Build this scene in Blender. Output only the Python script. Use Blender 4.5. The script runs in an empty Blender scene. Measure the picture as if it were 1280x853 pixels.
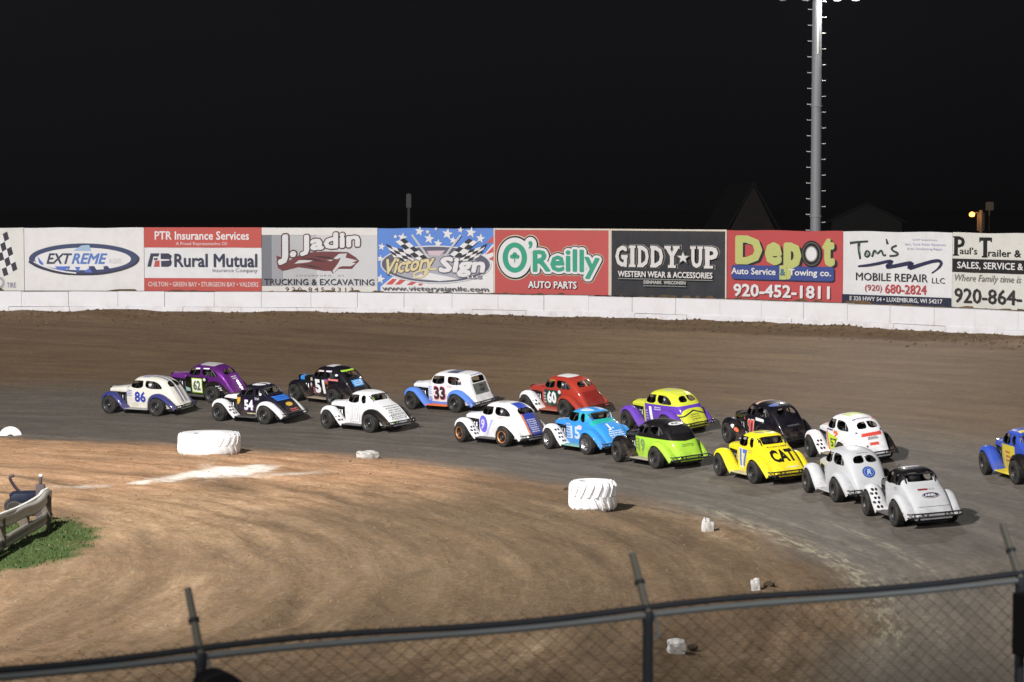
import bpy, bmesh, math, random
import numpy as np
from mathutils import Vector, Matrix
from mathutils.bvhtree import BVHTree

random.seed(7)
RNG = np.random.default_rng(11)
scene = bpy.context.scene
COL = scene.collection
PI = math.pi

# ------------------------------------------------------------------ camera geometry
CAM_H = 7.2
F_PX = 3100.0
PITCH = math.atan(174.5 / F_PX)
CP, SP = math.cos(PITCH), math.sin(PITCH)

def ray(px, py):
    a = (px - 640.0) / F_PX
    b = (426.5 - py) / F_PX
    return Vector((a, CP + b * SP, -SP + b * CP))

def at_depth(px, py, Y):
    d = ray(px, py)
    k = Y / d.y
    return Vector((d.x * k, Y, CAM_H + d.z * k))

# ------------------------------------------------------------------ track layout
CX, CY, RIN = -26.5, 46.0, 33.0
NODE_PX = [-290, -120, 31, 181, 328, 473, 618, 764, 910, 1055, 1192, 1335, 1490]
NODE_Y = [97.2, 97.5, 97.5, 97.3, 96.8, 96.0, 94.6, 92.5, 89.5, 86.0, 82.4, 78.2, 73.6]
NODES = [((p - 640.0) / F_PX * y, y) for p, y in zip(NODE_PX, NODE_Y)]
# banner line in polar form about the turn's centre, used for the wall and the banking
_th = np.array([math.atan2(y - CY, x - CX) for x, y in NODES])
_rr = np.array([math.hypot(x - CX, y - CY) for x, y in NODES])
_o = np.argsort(_th)
TH_N, R_N = _th[_o], _rr[_o]
WALL_OFF = 0.85

def r_wall(th):
    return np.interp(th, TH_N, R_N) - WALL_OFF

def vnoise(x, y, seed=0):
    x = np.asarray(x, dtype=float); y = np.asarray(y, dtype=float)
    g = np.random.default_rng(seed).random((256, 256))
    xi = np.floor(x).astype(int); yi = np.floor(y).astype(int)
    fx = x - xi; fy = y - yi
    fx = fx * fx * (3 - 2 * fx); fy = fy * fy * (3 - 2 * fy)
    a = g[xi % 256, yi % 256]; b = g[(xi + 1) % 256, yi % 256]
    c = g[xi % 256, (yi + 1) % 256]; d = g[(xi + 1) % 256, (yi + 1) % 256]
    return (a * (1 - fx) + b * fx) * (1 - fy) + (c * (1 - fx) + d * fx) * fy - 0.5

def sstep(e0, e1, x):
    t = np.clip((x - e0) / (e1 - e0), 0, 1)
    return t * t * (3 - 2 * t)

RUTS = ((19.8, .22, .06), (20.9, .30, .08), (22.3, .22, .07), (23.0, .40, .09), (25.2, .55, .07), (26.1, .25, .06), (28.3, .6, .05), (30.6, .5, .04))

def rut_path(arc, r, rc):
    return r - rc - 1.5 * vnoise(arc * .11 + rc * 3.1, np.full_like(r, rc * 1.7), 21) - .5 * vnoise(arc * .45 + rc, np.full_like(r, rc), 23)

def rut_fade(arc, r, rc):
    return sstep(-.22, .18, vnoise(arc * .16 + rc * 7.7, np.full_like(r, rc * 2.3), 24))

def ground_z(X, Y, detail=False):
    X = np.asarray(X, dtype=float); Y = np.asarray(Y, dtype=float)
    dx, dy = X - CX, Y - CY
    r = np.hypot(dx, dy); th = np.arctan2(dy, dx)
    rw = r_wall(th)
    t = np.clip((r - RIN) / (rw - RIN), 0, 1)
    arcfade = sstep(-14.0, 0.0, Y - 30.0)
    z = 2.9 * t ** 1.8 * arcfade
    # bank behind the wall, then the flat land outside the oval
    beyond = r - (rw + 0.22)
    back = 3.63 + 0.12 * vnoise(th * 60, beyond * 0.7, 5) + .05 * vnoise(th * 230, beyond, 6)
    back = back + (2.6 - back) * sstep(2.2, 9.0, beyond)
    z = np.where(beyond > 0, back * arcfade, z)
    # rise towards the grandstand fence
    z = np.where(Y < 34, np.maximum(z, 2.78 * sstep(34, 20, Y)), z)
    if detail:
        arc = th * 33.0
        onn = (beyond < -0.2)
        inf = sstep(RIN + 0.8, RIN - 1.0, r)
        rough = 0.012 + 0.062 * inf + 0.030 * sstep(rw - 2.0, rw - 0.4, r)
        n = vnoise(r * 2.2, arc * 0.16, 1) + 0.7 * vnoise(r * 4.6, arc * 0.35, 2) + 0.7 * vnoise(X * 2.6, Y * 2.6, 3)
        z = z + np.where(onn, n * rough, 0)
        # lumps of loose dirt thrown up against the foot of the wall
        foot = sstep(rw - 1.1, rw - 0.15, r) * (beyond < 0.1)
        z = z + foot * (0.06 + 0.17 * np.abs(vnoise(arc * 1.3, r * 0.8, 8)) + 0.22 * np.abs(vnoise(arc * 0.25, r * 0.2, 9)))
        # wheel ruts of the infield lane
        rut = np.zeros_like(r)
        for rc, wd, dp in RUTS:
            q = rut_path(arc, r, rc) / wd
            rut += dp * rut_fade(arc, r, rc) * (-np.exp(-q * q) + 0.7 * np.exp(-(np.abs(q) - 1.7) ** 2 * 2))
        z = z + rut * sstep(70, 60, Y) * (0.6 + 0.8 * vnoise(arc * 0.4, r * 0.1, 22))
    return z

def gz(x, y):
    return float(ground_z(np.array([x]), np.array([y]))[0])

def hit_ground(px, py):
    d = ray(px, py); o = Vector((0, 0, CAM_H))
    lo, hi = 5.0, 130.0
    k = 30.0
    prev = 30.0
    while k < 130:
        p = o + d * k
        if p.z < gz(p.x, p.y):
            lo, hi = prev, k
            break
        prev = k; k += 0.5
    for _ in range(30):
        m = 0.5 * (lo + hi); p = o + d * m
        if p.z < gz(p.x, p.y): hi = m
        else: lo = m
    p = o + d * hi
    return Vector((p.x, p.y, gz(p.x, p.y)))

# ------------------------------------------------------------------ materials
def new_mat(name):
    m = bpy.data.materials.new(name); m.use_nodes = True
    nt = m.node_tree
    for n in list(nt.nodes): nt.nodes.remove(n)
    out = nt.nodes.new('ShaderNodeOutputMaterial')
    b = nt.nodes.new('ShaderNodeBsdfPrincipled')
    nt.links.new(b.outputs[0], out.inputs[0])
    return m, nt, b

def srgb(r, g, b):
    f = lambda c: (c / 255 / 12.92) if c / 255 <= 0.04045 else ((c / 255 + 0.055) / 1.055) ** 2.4
    return (f(r), f(g), f(b))

def N(nt, typ, **kw):
    n = nt.nodes.new(typ)
    for k, v in kw.items(): setattr(n, k, v)
    return n

def math_node(nt, op, a, b=None, clamp=False):
    n = nt.nodes.new('ShaderNodeMath'); n.operation = op; n.use_clamp = clamp
    for i, v in enumerate((a, b)):
        if v is None: continue
        if isinstance(v, (int, float)): n.inputs[i].default_value = v
        else: nt.links.new(v, n.inputs[i])
    return n.outputs[0]

def mix_col(nt, fac, a, b):
    n = nt.nodes.new('ShaderNodeMix'); n.data_type = 'RGBA'
    for i, v in ((0, fac), (6, a), (7, b)):
        if isinstance(v, (int, float)): n.inputs[i].default_value = v
        elif isinstance(v, tuple): n.inputs[i].default_value = (*v[:3], 1)
        else: nt.links.new(v, n.inputs[i])
    return n.outputs[2]

def ramp(nt, fac, stops):
    n = nt.nodes.new('ShaderNodeValToRGB')
    e = n.color_ramp.elements
    while len(e) < len(stops): e.new(0.5)
    for el, (p, c) in zip(e, stops):
        el.position = p; el.color = (*c, 1) if isinstance(c, tuple) else (c, c, c, 1)
    nt.links.new(fac, n.inputs[0])
    return n.outputs[0]

def noise(nt, vec, scale, detail=3, rough=0.55):
    n = nt.nodes.new('ShaderNodeTexNoise')
    n.inputs['Scale'].default_value = scale; n.inputs['Detail'].default_value = detail
    n.inputs['Roughness'].default_value = rough
    if vec is not None: nt.links.new(vec, n.inputs['Vector'])
    return n.outputs[0]

_flat = {}
def flat(c, rough=0.6, metal=0.0, spec=0.3, grime=0.12):
    """one colour with a little uneven grime"""
    key = (tuple(round(v, 4) for v in c), rough, metal, spec, grime)
    if key in _flat: return _flat[key]
    m, nt, b = new_mat('finish')
    tc = N(nt, 'ShaderNodeTexCoord')
    n1 = noise(nt, tc.outputs['Object'], 2.3, 5, 0.65)
    f = ramp(nt, n1, [(0.42, 0.0), (0.78, 1.0)])
    f = math_node(nt, 'MULTIPLY', f, grime)
    dirt = tuple(0.55 * v + 0.45 * d for v, d in zip(c, (0.16, 0.115, 0.075)))
    nt.links.new(mix_col(nt, f, tuple(c), dirt), b.inputs['Base Color'])
    b.inputs['Roughness'].default_value = rough; b.inputs['Metallic'].default_value = metal
    b.inputs['Specular IOR Level'].default_value = spec
    _flat[key] = m
    return m

def glow(c, s):
    m, nt, b = new_mat('lamp_glass')
    b.inputs['Base Color'].default_value = (*c, 1)
    b.inputs['Emission Color'].default_value = (*c, 1)
    b.inputs['Emission Strength'].default_value = s
    return m

def paint(base, layers=(), rough=0.45, metal=0.0, dirt=0.42):
    """car paint whose colour areas are bounded in the car's own x (forward), y (left), z (up)"""
    m, nt, b = new_mat('car_paint')
    tc = N(nt, 'ShaderNodeTexCoord')
    sep = N(nt, 'ShaderNodeSeparateXYZ'); nt.links.new(tc.outputs['Object'], sep.inputs[0])
    x, y, z = sep.outputs
    ay = math_node(nt, 'ABSOLUTE', y)
    ch = {'x': x, 'y': y, 'z': z, 'ay': ay}
    col = tuple(base)
    for conds, c in layers:
        fac = None
        high = any(k == 'z' and lo >= 1.0 for k, lo, hi in conds)
        for k, lo, hi in conds:
            if k == 'x':
                sh = -.33 if high else (-.22 if hi <= -.3 else 0)
                lo, hi = lo + sh, hi + sh
            if k == 'z' and lo > .9: lo = .87 + (lo - .87) * .89
            if k == 'z' and .9 < hi < 1.5: hi = .87 + (hi - .87) * .89
            if isinstance(k, tuple):
                v = math_node(nt, 'ADD', math_node(nt, 'ADD', math_node(nt, 'MULTIPLY', x, k[0]), math_node(nt, 'MULTIPLY', ay, k[1])), math_node(nt, 'MULTIPLY', z, k[2]))
            else:
                v = ch[k]
            a = math_node(nt, 'MULTIPLY', math_node(nt, 'GREATER_THAN', v, lo), math_node(nt, 'LESS_THAN', v, hi))
            fac = a if fac is None else math_node(nt, 'MULTIPLY', fac, a)
        col = mix_col(nt, fac, col, tuple(c))
    n1 = noise(nt, tc.outputs['Object'], 5.0, 5, 0.7)
    low = N(nt, 'ShaderNodeMapRange'); low.inputs[1].default_value = 0.68; low.inputs[2].default_value = 0.20
    nt.links.new(z, low.inputs[0])
    d = math_node(nt, 'MULTIPLY', ramp(nt, n1, [(0.38, 0.0), (0.64, 1.0)]), math_node(nt, 'ADD', math_node(nt, 'MULTIPLY', low.outputs[0], dirt), 0.05))
    col = mix_col(nt, math_node(nt, 'MINIMUM', d, 0.8), col, (0.17, 0.12, 0.08))
    nt.links.new(col, b.inputs['Base Color'])
    nt.links.new(math_node(nt, 'ADD', math_node(nt, 'MULTIPLY', d, 0.5), rough), b.inputs['Roughness'])
    b.inputs['Metallic'].default_value = metal
    b.inputs['Coat Weight'].default_value = 0.32; b.inputs['Coat Roughness'].default_value = 0.05; b.inputs['Specular IOR Level'].default_value = .08
    return m

# ------------------------------------------------------------------ mesh helpers
class MB:
    def __init__(s): s.v, s.f, s.m = [], [], []
    def add(s, vs, fs, mi=0):
        o = len(s.v); s.v += [tuple(p) for p in vs]
        for f in fs: s.f.append([i + o for i in f]); s.m.append(mi)
        return s
    def box(s, x0, x1, y0, y1, z0, z1, mi=0, M=None):
        vs = [(x, y, z) for x in (x0, x1) for y in (y0, y1) for z in (z0, z1)]
        if M is not None: vs = [M @ Vector(p) for p in vs]
        return s.add(vs, [(0, 1, 3, 2), (4, 6, 7, 5), (0, 4, 5, 1), (2, 3, 7, 6), (0, 2, 6, 4), (1, 5, 7, 3)], mi)
    def tube(s, pts, r, n=8, mi=0, closed=False, cap=True):
        pts = [Vector(p) for p in pts]; k = len(pts)
        rs = r if isinstance(r, (list, tuple)) else [r] * k
        rings = []
        up0 = None
        for i, p in enumerate(pts):
            if closed: t = pts[(i + 1) % k] - pts[i - 1]
            else: t = pts[min(i + 1, k - 1)] - pts[max(i - 1, 0)]
            t.normalize()
            if up0 is None:
                up0 = Vector((0, 0, 1)) if abs(t.z) < 0.9 else Vector((1, 0, 0))
            a = up0 - t * up0.dot(t)
            if a.length < 1e-4: a = t.orthogonal()
            a.normalize(); up0 = a
            b = t.cross(a)
            rings.append([p + (a * math.cos(2 * PI * j / n) + b * math.sin(2 * PI * j / n)) * rs[i] for j in range(n)])
        vs = [q for rg in rings for q in rg]
        fs = []
        for i in range(k if closed else k - 1):
            i2 = (i + 1) % k
            for j in range(n):
                fs.append((i * n + j, i * n + (j + 1) % n, i2 * n + (j + 1) % n, i2 * n + j))
        if cap and not closed:
            fs.append(tuple(reversed(range(n)))); fs.append(tuple((k - 1) * n + j for j in range(n)))
        return s.add(vs, fs, mi)
    def lathe(s, prof, n=32, axis='z', c=(0, 0, 0), mi=0, closed=False):
        """prof: (radius, height) pairs"""
        vs = []; k = len(prof)
        for j in range(n):
            a = 2 * PI * j / n
            for r, h in prof:
                u, w = r * math.cos(a), r * math.sin(a)
                p = (u, w, h) if axis == 'z' else (u, h, w)
                vs.append((p[0] + c[0], p[1] + c[1], p[2] + c[2]))
        fs = []
        for j in range(n):
            j2 = (j + 1) % n
            for i in range(k if closed else k - 1):
                i2 = (i + 1) % k
                fs.append((j * k + i, j2 * k + i, j2 * k + i2, j * k + i2))
        return s.add(vs, fs, mi)
    def grid(s, rows, mi=0, closed=False):
        n = len(rows[0]); vs = [p for r in rows for p in r]; fs = []
        for i in range(len(rows) - 1):
            for j in range(n - 1 if not closed else n):
                j2 = (j + 1) % n
                fs.append((i * n + j, i * n + j2, (i + 1) * n + j2, (i + 1) * n + j))
        return s.add(vs, fs, mi)
    def prism(s, poly, h0, h1, plane='xy', mi=0):
        def P(a, b, h): return {'xy': (a, b, h), 'xz': (a, h, b), 'yz': (h, a, b)}[plane]
        n = len(poly)
        vs = [P(a, b, h0) for a, b in poly] + [P(a, b, h1) for a, b in poly]
        fs = [tuple(range(n))[::-1], tuple(range(n, 2 * n))]
        for i in range(n): fs.append((i, (i + 1) % n, n + (i + 1) % n, n + i))
        return s.add(vs, fs, mi)
    def mesh(s, name, recalc=True, smooth=True, angle=35, bevel=0):
        me = bpy.data.meshes.new(name)
        me.from_pydata(s.v, [], s.f)
        me.polygons.foreach_set('material_index', s.m)
        if recalc or bevel:
            bm = bmesh.new(); bm.from_mesh(me)
            if bevel:
                bmesh.ops.recalc_face_normals(bm, faces=bm.faces)
                es = [e for e in bm.edges if len(e.link_faces) == 2 and e.calc_face_angle(0) > 0.6]
                bmesh.ops.bevel(bm, geom=es, offset=bevel, segments=2, affect='EDGES', profile=0.5)
            bmesh.ops.recalc_face_normals(bm, faces=bm.faces)
            bm.to_mesh(me); bm.free()
        if smooth:
            me.polygons.foreach_set('use_smooth', [True] * len(me.polygons))
            me.set_sharp_from_angle(angle=math.radians(angle))
        me.update()
        return me

def link(name, me, mats=None, parent=None, loc=None, rot=None):
    o = bpy.data.objects.new(name, me)
    COL.objects.link(o)
    if parent is not None: o.parent = parent
    if loc is not None: o.location = loc
    if rot is not None: o.rotation_euler = rot
    if mats is not None:
        if not isinstance(mats, (list, tuple)): mats = [mats]
        while len(me.materials) < len(mats): me.materials.append(None)
        for i, m in enumerate(mats):
            o.material_slots[i].link = 'OBJECT'; o.material_slots[i].material = m
    return o

def empty(name, loc=(0, 0, 0), rotz=0.0):
    o = bpy.data.objects.new(name, None); COL.objects.link(o)
    o.location = loc; o.rotation_euler = (0, 0, rotz); o.empty_display_size = 0.2
    return o

def tag(o, label=None, cat=None, group=None, kind=None):
    if label: o['label'] = label
    if cat: o['category'] = cat
    if group: o['group'] = group
    if kind: o['kind'] = kind
    return o

def evaluated_mesh(o):
    dg = bpy.context.evaluated_depsgraph_get(); dg.update()
    return bpy.data.meshes.new_from_object(o.evaluated_get(dg), depsgraph=dg)

def smooth_poly(pts, it=2):
    """corner-cutting of a closed outline"""
    for _ in range(it):
        q = []
        for i in range(len(pts)):
            a, b = pts[i], pts[(i + 1) % len(pts)]
            q.append((a[0] * .75 + b[0] * .25, a[1] * .75 + b[1] * .25))
            q.append((a[0] * .25 + b[0] * .75, a[1] * .25 + b[1] * .75))
        pts = q
    return pts

def smooth_line(pts, it=2):
    pts = [Vector(p) for p in pts]
    for _ in range(it):
        q = [pts[0]]
        for a, b in zip(pts, pts[1:]):
            q += [a * .75 + b * .25, a * .25 + b * .75]
        q.append(pts[-1]); pts = q
    return pts

# ------------------------------------------------------------------ lettering
_txt = {}
def glyphs(body, off=0.0, shear=0.0, space=1.0):
    key = (body, off, shear, space)
    if key in _txt: return _txt[key]
    cu = bpy.data.curves.new('lettering', 'FONT')
    cu.body = body; cu.size = 1; cu.offset = off; cu.shear = shear; cu.resolution_u = 2
    cu.space_character = space
    o = bpy.data.objects.new('lettering', cu); COL.objects.link(o)
    me = evaluated_mesh(o)
    vs = [(v.co.x, v.co.y) for v in me.vertices]; fs = [list(p.vertices) for p in me.polygons]
    bpy.data.objects.remove(o); bpy.data.meshes.remove(me); bpy.data.curves.remove(cu)
    _txt[key] = (vs, fs)
    return vs, fs

def text_in_box(body, x0, x1, y0, y1, off=0.0, shear=0.0, space=1.0, ref=0.0, warp=None):
    """the glyphs stretched so their ink (at weight ref) fills the box; y grows upward"""
    rv, _ = glyphs(body, ref, shear, space)
    vs, fs = glyphs(body, off, shear, space)
    ax0, ax1 = min(p[0] for p in rv), max(p[0] for p in rv)
    ay0, ay1 = min(p[1] for p in rv), max(p[1] for p in rv)
    sx, sy = (x1 - x0) / (ax1 - ax0), (y1 - y0) / (ay1 - ay0)
    out = [(x0 + (a - ax0) * sx, y0 + (b - ay0) * sy) for a, b in vs]
    if warp: out = [warp(a, b) for a, b in out]
    return out, fs

def ellipse(cx, cy, rx, ry, n=40, a0=0, a1=2 * PI):
    return [(cx + rx * math.cos(a0 + (a1 - a0) * i / n), cy + ry * math.sin(a0 + (a1 - a0) * i / n)) for i in range(n)]

def star(cx, cy, r, rot=0.0, asp=1.0):
    return [(cx + asp * (r if i % 2 == 0 else r * .42) * math.sin(rot + i * PI / 5), cy + (r if i % 2 == 0 else r * .42) * math.cos(rot + i * PI / 5)) for i in range(10)]
# ------------------------------------------------------------------ race car meshes (x forward, y left, z up, ground at z=0)
AXF, AXR, TR = 0.95, -0.90, 0.298

def spl(xs, keys):
    k = sorted(keys)
    return np.interp(xs, [a for a, _ in k], [b for _, b in k])

STYLES = {
 'fastback': dict(
   st=[.40, .34, .28, .22, .16, .10, .02, -.12, -.3, -.5, -.7, -.85, -.95, -1.05, -1.13, -1.21, -1.29, -1.37, -1.45, -1.53, -1.60, -1.65],
   zt=[(.40, .87), (.34, .89), (.28, .94), (.22, 1.03), (.16, 1.12), (.10, 1.195), (.02, 1.235), (-.12, 1.26), (-.3, 1.27), (-.5, 1.27), (-.7, 1.255), (-.85, 1.225), (-.95, 1.19), (-1.05, 1.14), (-1.13, 1.08), (-1.21, 1.0), (-1.29, .90), (-1.37, .79), (-1.45, .67), (-1.53, .54), (-1.6, .43), (-1.65, .35)],
   zb=[(.40, .78), (.2, .82), (-.9, .82), (-1.1, .76), (-1.3, .62), (-1.5, .42), (-1.65, .29)],
   wb=[(.40, .40), (.2, .445), (0, .465), (-.6, .475), (-.9, .465), (-1.2, .44), (-1.4, .41), (-1.55, .38), (-1.65, .35)],
   n=3.0,
   side=[[(.225, .86), (.145, 1.09), (.08, 1.135), (-.27, 1.145), (-.30, 1.13), (-.30, .86)],
         [(-.385, .86), (-.385, 1.13), (-.41, 1.145), (-.70, 1.135), (-.88, 1.07), (-1.00, .96), (-1.02, .88), (-.98, .86)]],
   rear=[[(.025, .93), (.025, 1.10), (.045, 1.115), (.20, 1.105), (.275, 1.04), (.285, .96), (.26, .93)]], rear_x=(-1.6, -.90)),
 'coupe': dict(
   st=[.40, .34, .28, .22, .16, .10, .02, -.1, -.25, -.4, -.55, -.64, -.70, -.76, -.82, -.88, -.98, -1.12, -1.28, -1.42, -1.53, -1.61, -1.65],
   zt=[(.40, .87), (.34, .89), (.28, .95), (.22, 1.05), (.16, 1.14), (.10, 1.195), (.02, 1.23), (-.1, 1.25), (-.25, 1.255), (-.4, 1.25), (-.55, 1.225), (-.64, 1.18), (-.70, 1.11), (-.76, 1.03), (-.82, .95), (-.88, .90), (-.98, .865), (-1.12, .80), (-1.28, .70), (-1.42, .58), (-1.53, .47), (-1.61, .39), (-1.65, .33)],
   zb=[(.40, .78), (.2, .82), (-.7, .82), (-.88, .77), (-1.12, .66), (-1.42, .45), (-1.65, .28)],
   wb=[(.40, .39), (.2, .44), (-.2, .46), (-.6, .455), (-.88, .445), (-1.2, .44), (-1.45, .42), (-1.65, .40)],
   n=3.5,
   side=[[(.22, .86), (.14, 1.10), (.08, 1.14), (-.27, 1.15), (-.30, 1.13), (-.30, .86)],
         [(-.40, .86), (-.40, 1.14), (-.53, 1.13), (-.58, 1.08), (-.59, .86)]],
   rear=[[(-.30, .965), (-.285, 1.14), (-.25, 1.155), (.25, 1.155), (.285, 1.14), (.30, .965), (.27, .95), (-.27, .95)]], rear_x=(-1.4, -.58)),
 'sedan': dict(
   st=[.40, .34, .28, .22, .16, .10, .02, -.1, -.3, -.6, -.9, -1.1, -1.22, -1.29, -1.33, -1.36, -1.39, -1.43, -1.47, -1.51, -1.55, -1.60, -1.65],
   zt=[(.40, .87), (.34, .90), (.28, .98), (.22, 1.10), (.16, 1.18), (.10, 1.22), (.02, 1.25), (-.1, 1.265), (-.3, 1.275), (-.6, 1.275), (-.9, 1.27), (-1.1, 1.255), (-1.22, 1.23), (-1.29, 1.19), (-1.33, 1.14), (-1.36, 1.06), (-1.39, .96), (-1.43, .84), (-1.47, .73), (-1.51, .63), (-1.55, .53), (-1.6, .42), (-1.65, .34)],
   zb=[(.40, .78), (.2, .82), (-1.2, .82), (-1.33, .76), (-1.43, .62), (-1.55, .42), (-1.65, .28)],
   wb=[(.40, .40), (.2, .45), (0, .47), (-.6, .48), (-1.2, .465), (-1.4, .45), (-1.55, .43), (-1.65, .41)],
   n=3.6,
   side=[[(.21, .86), (.13, 1.11), (.08, 1.15), (-.33, 1.16), (-.36, 1.14), (-.36, .86)],
         [(-.50, .86), (-.50, 1.13), (-.53, 1.155), (-.88, 1.14), (-1.0, 1.08), (-1.05, .97), (-1.05, .86)]],
   rear=[[(-.30, .95), (-.29, 1.12), (-.26, 1.15), (.26, 1.15), (.29, 1.12), (.30, .95), (.27, .93), (-.27, .93)]], rear_x=(-1.7, -1.15)),
}

def _lower(z): return z if z <= .87 else .87 + (z - .87) * .89
for _s in STYLES.values():
    _s['zt'] = [(x, _lower(z)) for x, z in _s['zt']]
    for _k in ('side', 'rear'): _s[_k] = [[(a, _lower(z)) for a, z in p] for p in _s[_k]]

def section(zt, zb, wb, zs, n, K=9):
    pts = []
    ws = wb * 0.965
    for i in range(5):
        t = i / 4
        y = ws + (wb - ws) * t + 0.018 * math.sin(PI * t)
        pts.append((y, zs + (zb - zs) * t))
    for i in range(1, K + 1):
        a = (PI / 2) * i / K
        pts.append((wb * max(math.cos(a), 0) ** (2 / n), zb + (zt - zb) * math.sin(a) ** (2 / n)))
    pts[-1] = (0.0, zt)
    return pts

def loft(S, inset=0.0):
    xs = np.array(S['st'])
    # a finer set of stations for smooth curves
    f = np.linspace(0, len(xs) - 1, (len(xs) - 1) * 2 + 1)
    xs = np.interp(f, np.arange(len(xs)), xs)
    zt, zb, wb = spl(xs, S['zt']), spl(xs, S['zb']), spl(xs, S['wb'])
    zt = np.convolve(np.pad(zt, 1, mode='edge'), [.25, .5, .25], 'valid')
    zs = spl(xs, [(.40, .20), (-1.0, .20), (-1.35, .23), (-1.65, .26)])
    mb = MB(); rows = []
    for i, x in enumerate(xs):
        h = section(zt[i] - inset, min(zb[i], zt[i] - .03) - inset * .5, wb[i] - inset, zs[i] + inset, S['n'])
        ring = [(x, y, z) for y, z in h] + [(x, -y, z) for y, z in reversed(h[:-1])]
        if inset:
            ring = [(min(max(a, S['st'][-1] + inset * 1.3), S['st'][0] - inset), b, c) for a, b, c in ring]
        rows.append(ring)
    mb.grid(rows, 0, closed=True)
    n = len(rows[0])
    mb.f.append(list(range(n))); mb.m.append(0)
    o = (len(rows) - 1) * n
    mb.f.append([o + i for i in range(n)]); mb.m.append(0)
    return mb

def build_body(style):
    S = STYLES[style]
    outer = loft(S).mesh('body_' + style, angle=40)
    bm = bmesh.new(); bm.from_mesh(outer)
    bmesh.ops.triangulate(bm, faces=bm.faces[:])
    bvh = BVHTree.FromBMesh(bm); bm.free()
    o = bpy.data.objects.new('tmp', outer); COL.objects.link(o)
    for m in PLAIN2: outer.materials.append(m)
    inner = loft(S, 0.028)
    inner.m = [1] * len(inner.m)
    ime = inner.mesh('inner'); [ime.materials.append(m) for m in PLAIN2]
    cut = MB()
    for p in S['side']: cut.prism(smooth_poly(p, 2), -.9, .9, 'xz', 1)
    xa, xb = S['rear_x']
    for p in S['rear']:
        q = smooth_poly(p, 2)
        cut.prism(q, xa, xb, 'yz', 1)
        if style == 'fastback': cut.prism([(-a, b) for a, b in q], xa, xb, 'yz', 1)
    wz = smooth_poly([(-.33, .95), (-.30, 1.15), (.30, 1.15), (.33, .95)], 2)
    cut.prism(wz, .05, .60, 'yz', 1)
    tmp = [o]
    for nm, me in (('inner', ime), ('cut', None)):
        if me is None:
            me = cut.mesh('cut', smooth=False); [me.materials.append(m) for m in PLAIN2]
        c = bpy.data.objects.new(nm, me); COL.objects.link(c); tmp.append(c)
        md = o.modifiers.new(nm, 'BOOLEAN'); md.operation = 'DIFFERENCE'; md.solver = 'EXACT'; md.object = c
        if nm == 'cut': md.use_self = True
    me = evaluated_mesh(o)
    for c in tmp: bpy.data.objects.remove(c)
    me.name = 'body_' + style
    me.set_sharp_from_angle(angle=math.radians(40))
    return me, bvh

def fender_mesh(path, y_in, y_out, name, skirt=True):
    """pressed-steel mudguard swept along a path in x-z"""
    pts = smooth_line([(x, 0, z) for x, z in path], 2)
    rows = []
    for i, p in enumerate(pts):
        t = (pts[min(i + 1, len(pts) - 1)] - pts[max(i - 1, 0)]).normalized()
        nrm = Vector((t.z, 0, -t.x))
        u = i / (len(pts) - 1)
        yi = y_in(u) if callable(y_in) else y_in
        yo = y_out(u) if callable(y_out) else y_out
        if nrm.dot(p - Vector((pts[len(pts) // 2].x, 0, .2))) < 0: nrm = -nrm
        row = []
        for v, d in ((0, -.045), (.06, -.012), (.3, .014), (.6, .022), (.82, .008), (.93, -.018), (1.0, -.055), (1.0, -.085)):
            row.append(Vector((p.x, yi + (yo - yi) * v, p.z)) + nrm * d)
        rows.append(row)
    mb = MB(); mb.grid(rows)
    me = mb.mesh(name, angle=60)
    o = bpy.data.objects.new('tmp', me); COL.objects.link(o)
    md = o.modifiers.new('s', 'SOLIDIFY'); md.thickness = 0.012; md.offset = -1
    m2 = evaluated_mesh(o); bpy.data.objects.remove(o)
    m2.name = name; m2.polygons.foreach_set('use_smooth', [True] * len(m2.polygons)); m2.set_sharp_from_angle(angle=math.radians(60))
    return m2, mb

def mirror_mesh(me, name):
    m = me.copy(); m.name = name
    for v in m.vertices: v.co.y = -v.co.y
    m.flip_normals()
    return m

def bvh_of(me):
    bm = bmesh.new(); bm.from_mesh(me); bmesh.ops.triangulate(bm, faces=bm.faces[:])
    b = BVHTree.FromBMesh(bm); bm.free(); return b

PLAIN2 = [flat((.8, .8, .8)), flat((.012, .012, .013), .7, grime=.3)]
BODY = {s: build_body(s) for s in STYLES}

FF_PATH = [(1.26, .47), (1.24, .55), (1.17, .64), (1.06, .695), (.93, .71), (.79, .68), (.66, .59), (.54, .46), (.42, .32), (.28, .205)]
RF_PATH = [(-.54, .24), (-.545, .40), (-.58, .53), (-.66, .64), (-.79, .70), (-.94, .71), (-1.10, .67), (-1.26, .57), (-1.41, .45), (-1.53, .34), (-1.61, .26)]
FF_L, _ = fender_mesh(FF_PATH, lambda u: .42 - .10 * u, lambda u: .665 + .02 * u, 'front_fender')
RF_L, _ = fender_mesh(RF_PATH, lambda u: .40 - .03 * u, lambda u: .675 - .06 * max(0, u - .6), 'rear_fender')
FF_R, RF_R = mirror_mesh(FF_L, 'front_fender'), mirror_mesh(RF_L, 'rear_fender')
FF_BVH, RF_BVH = bvh_of(FF_L), bvh_of(RF_L)

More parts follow.
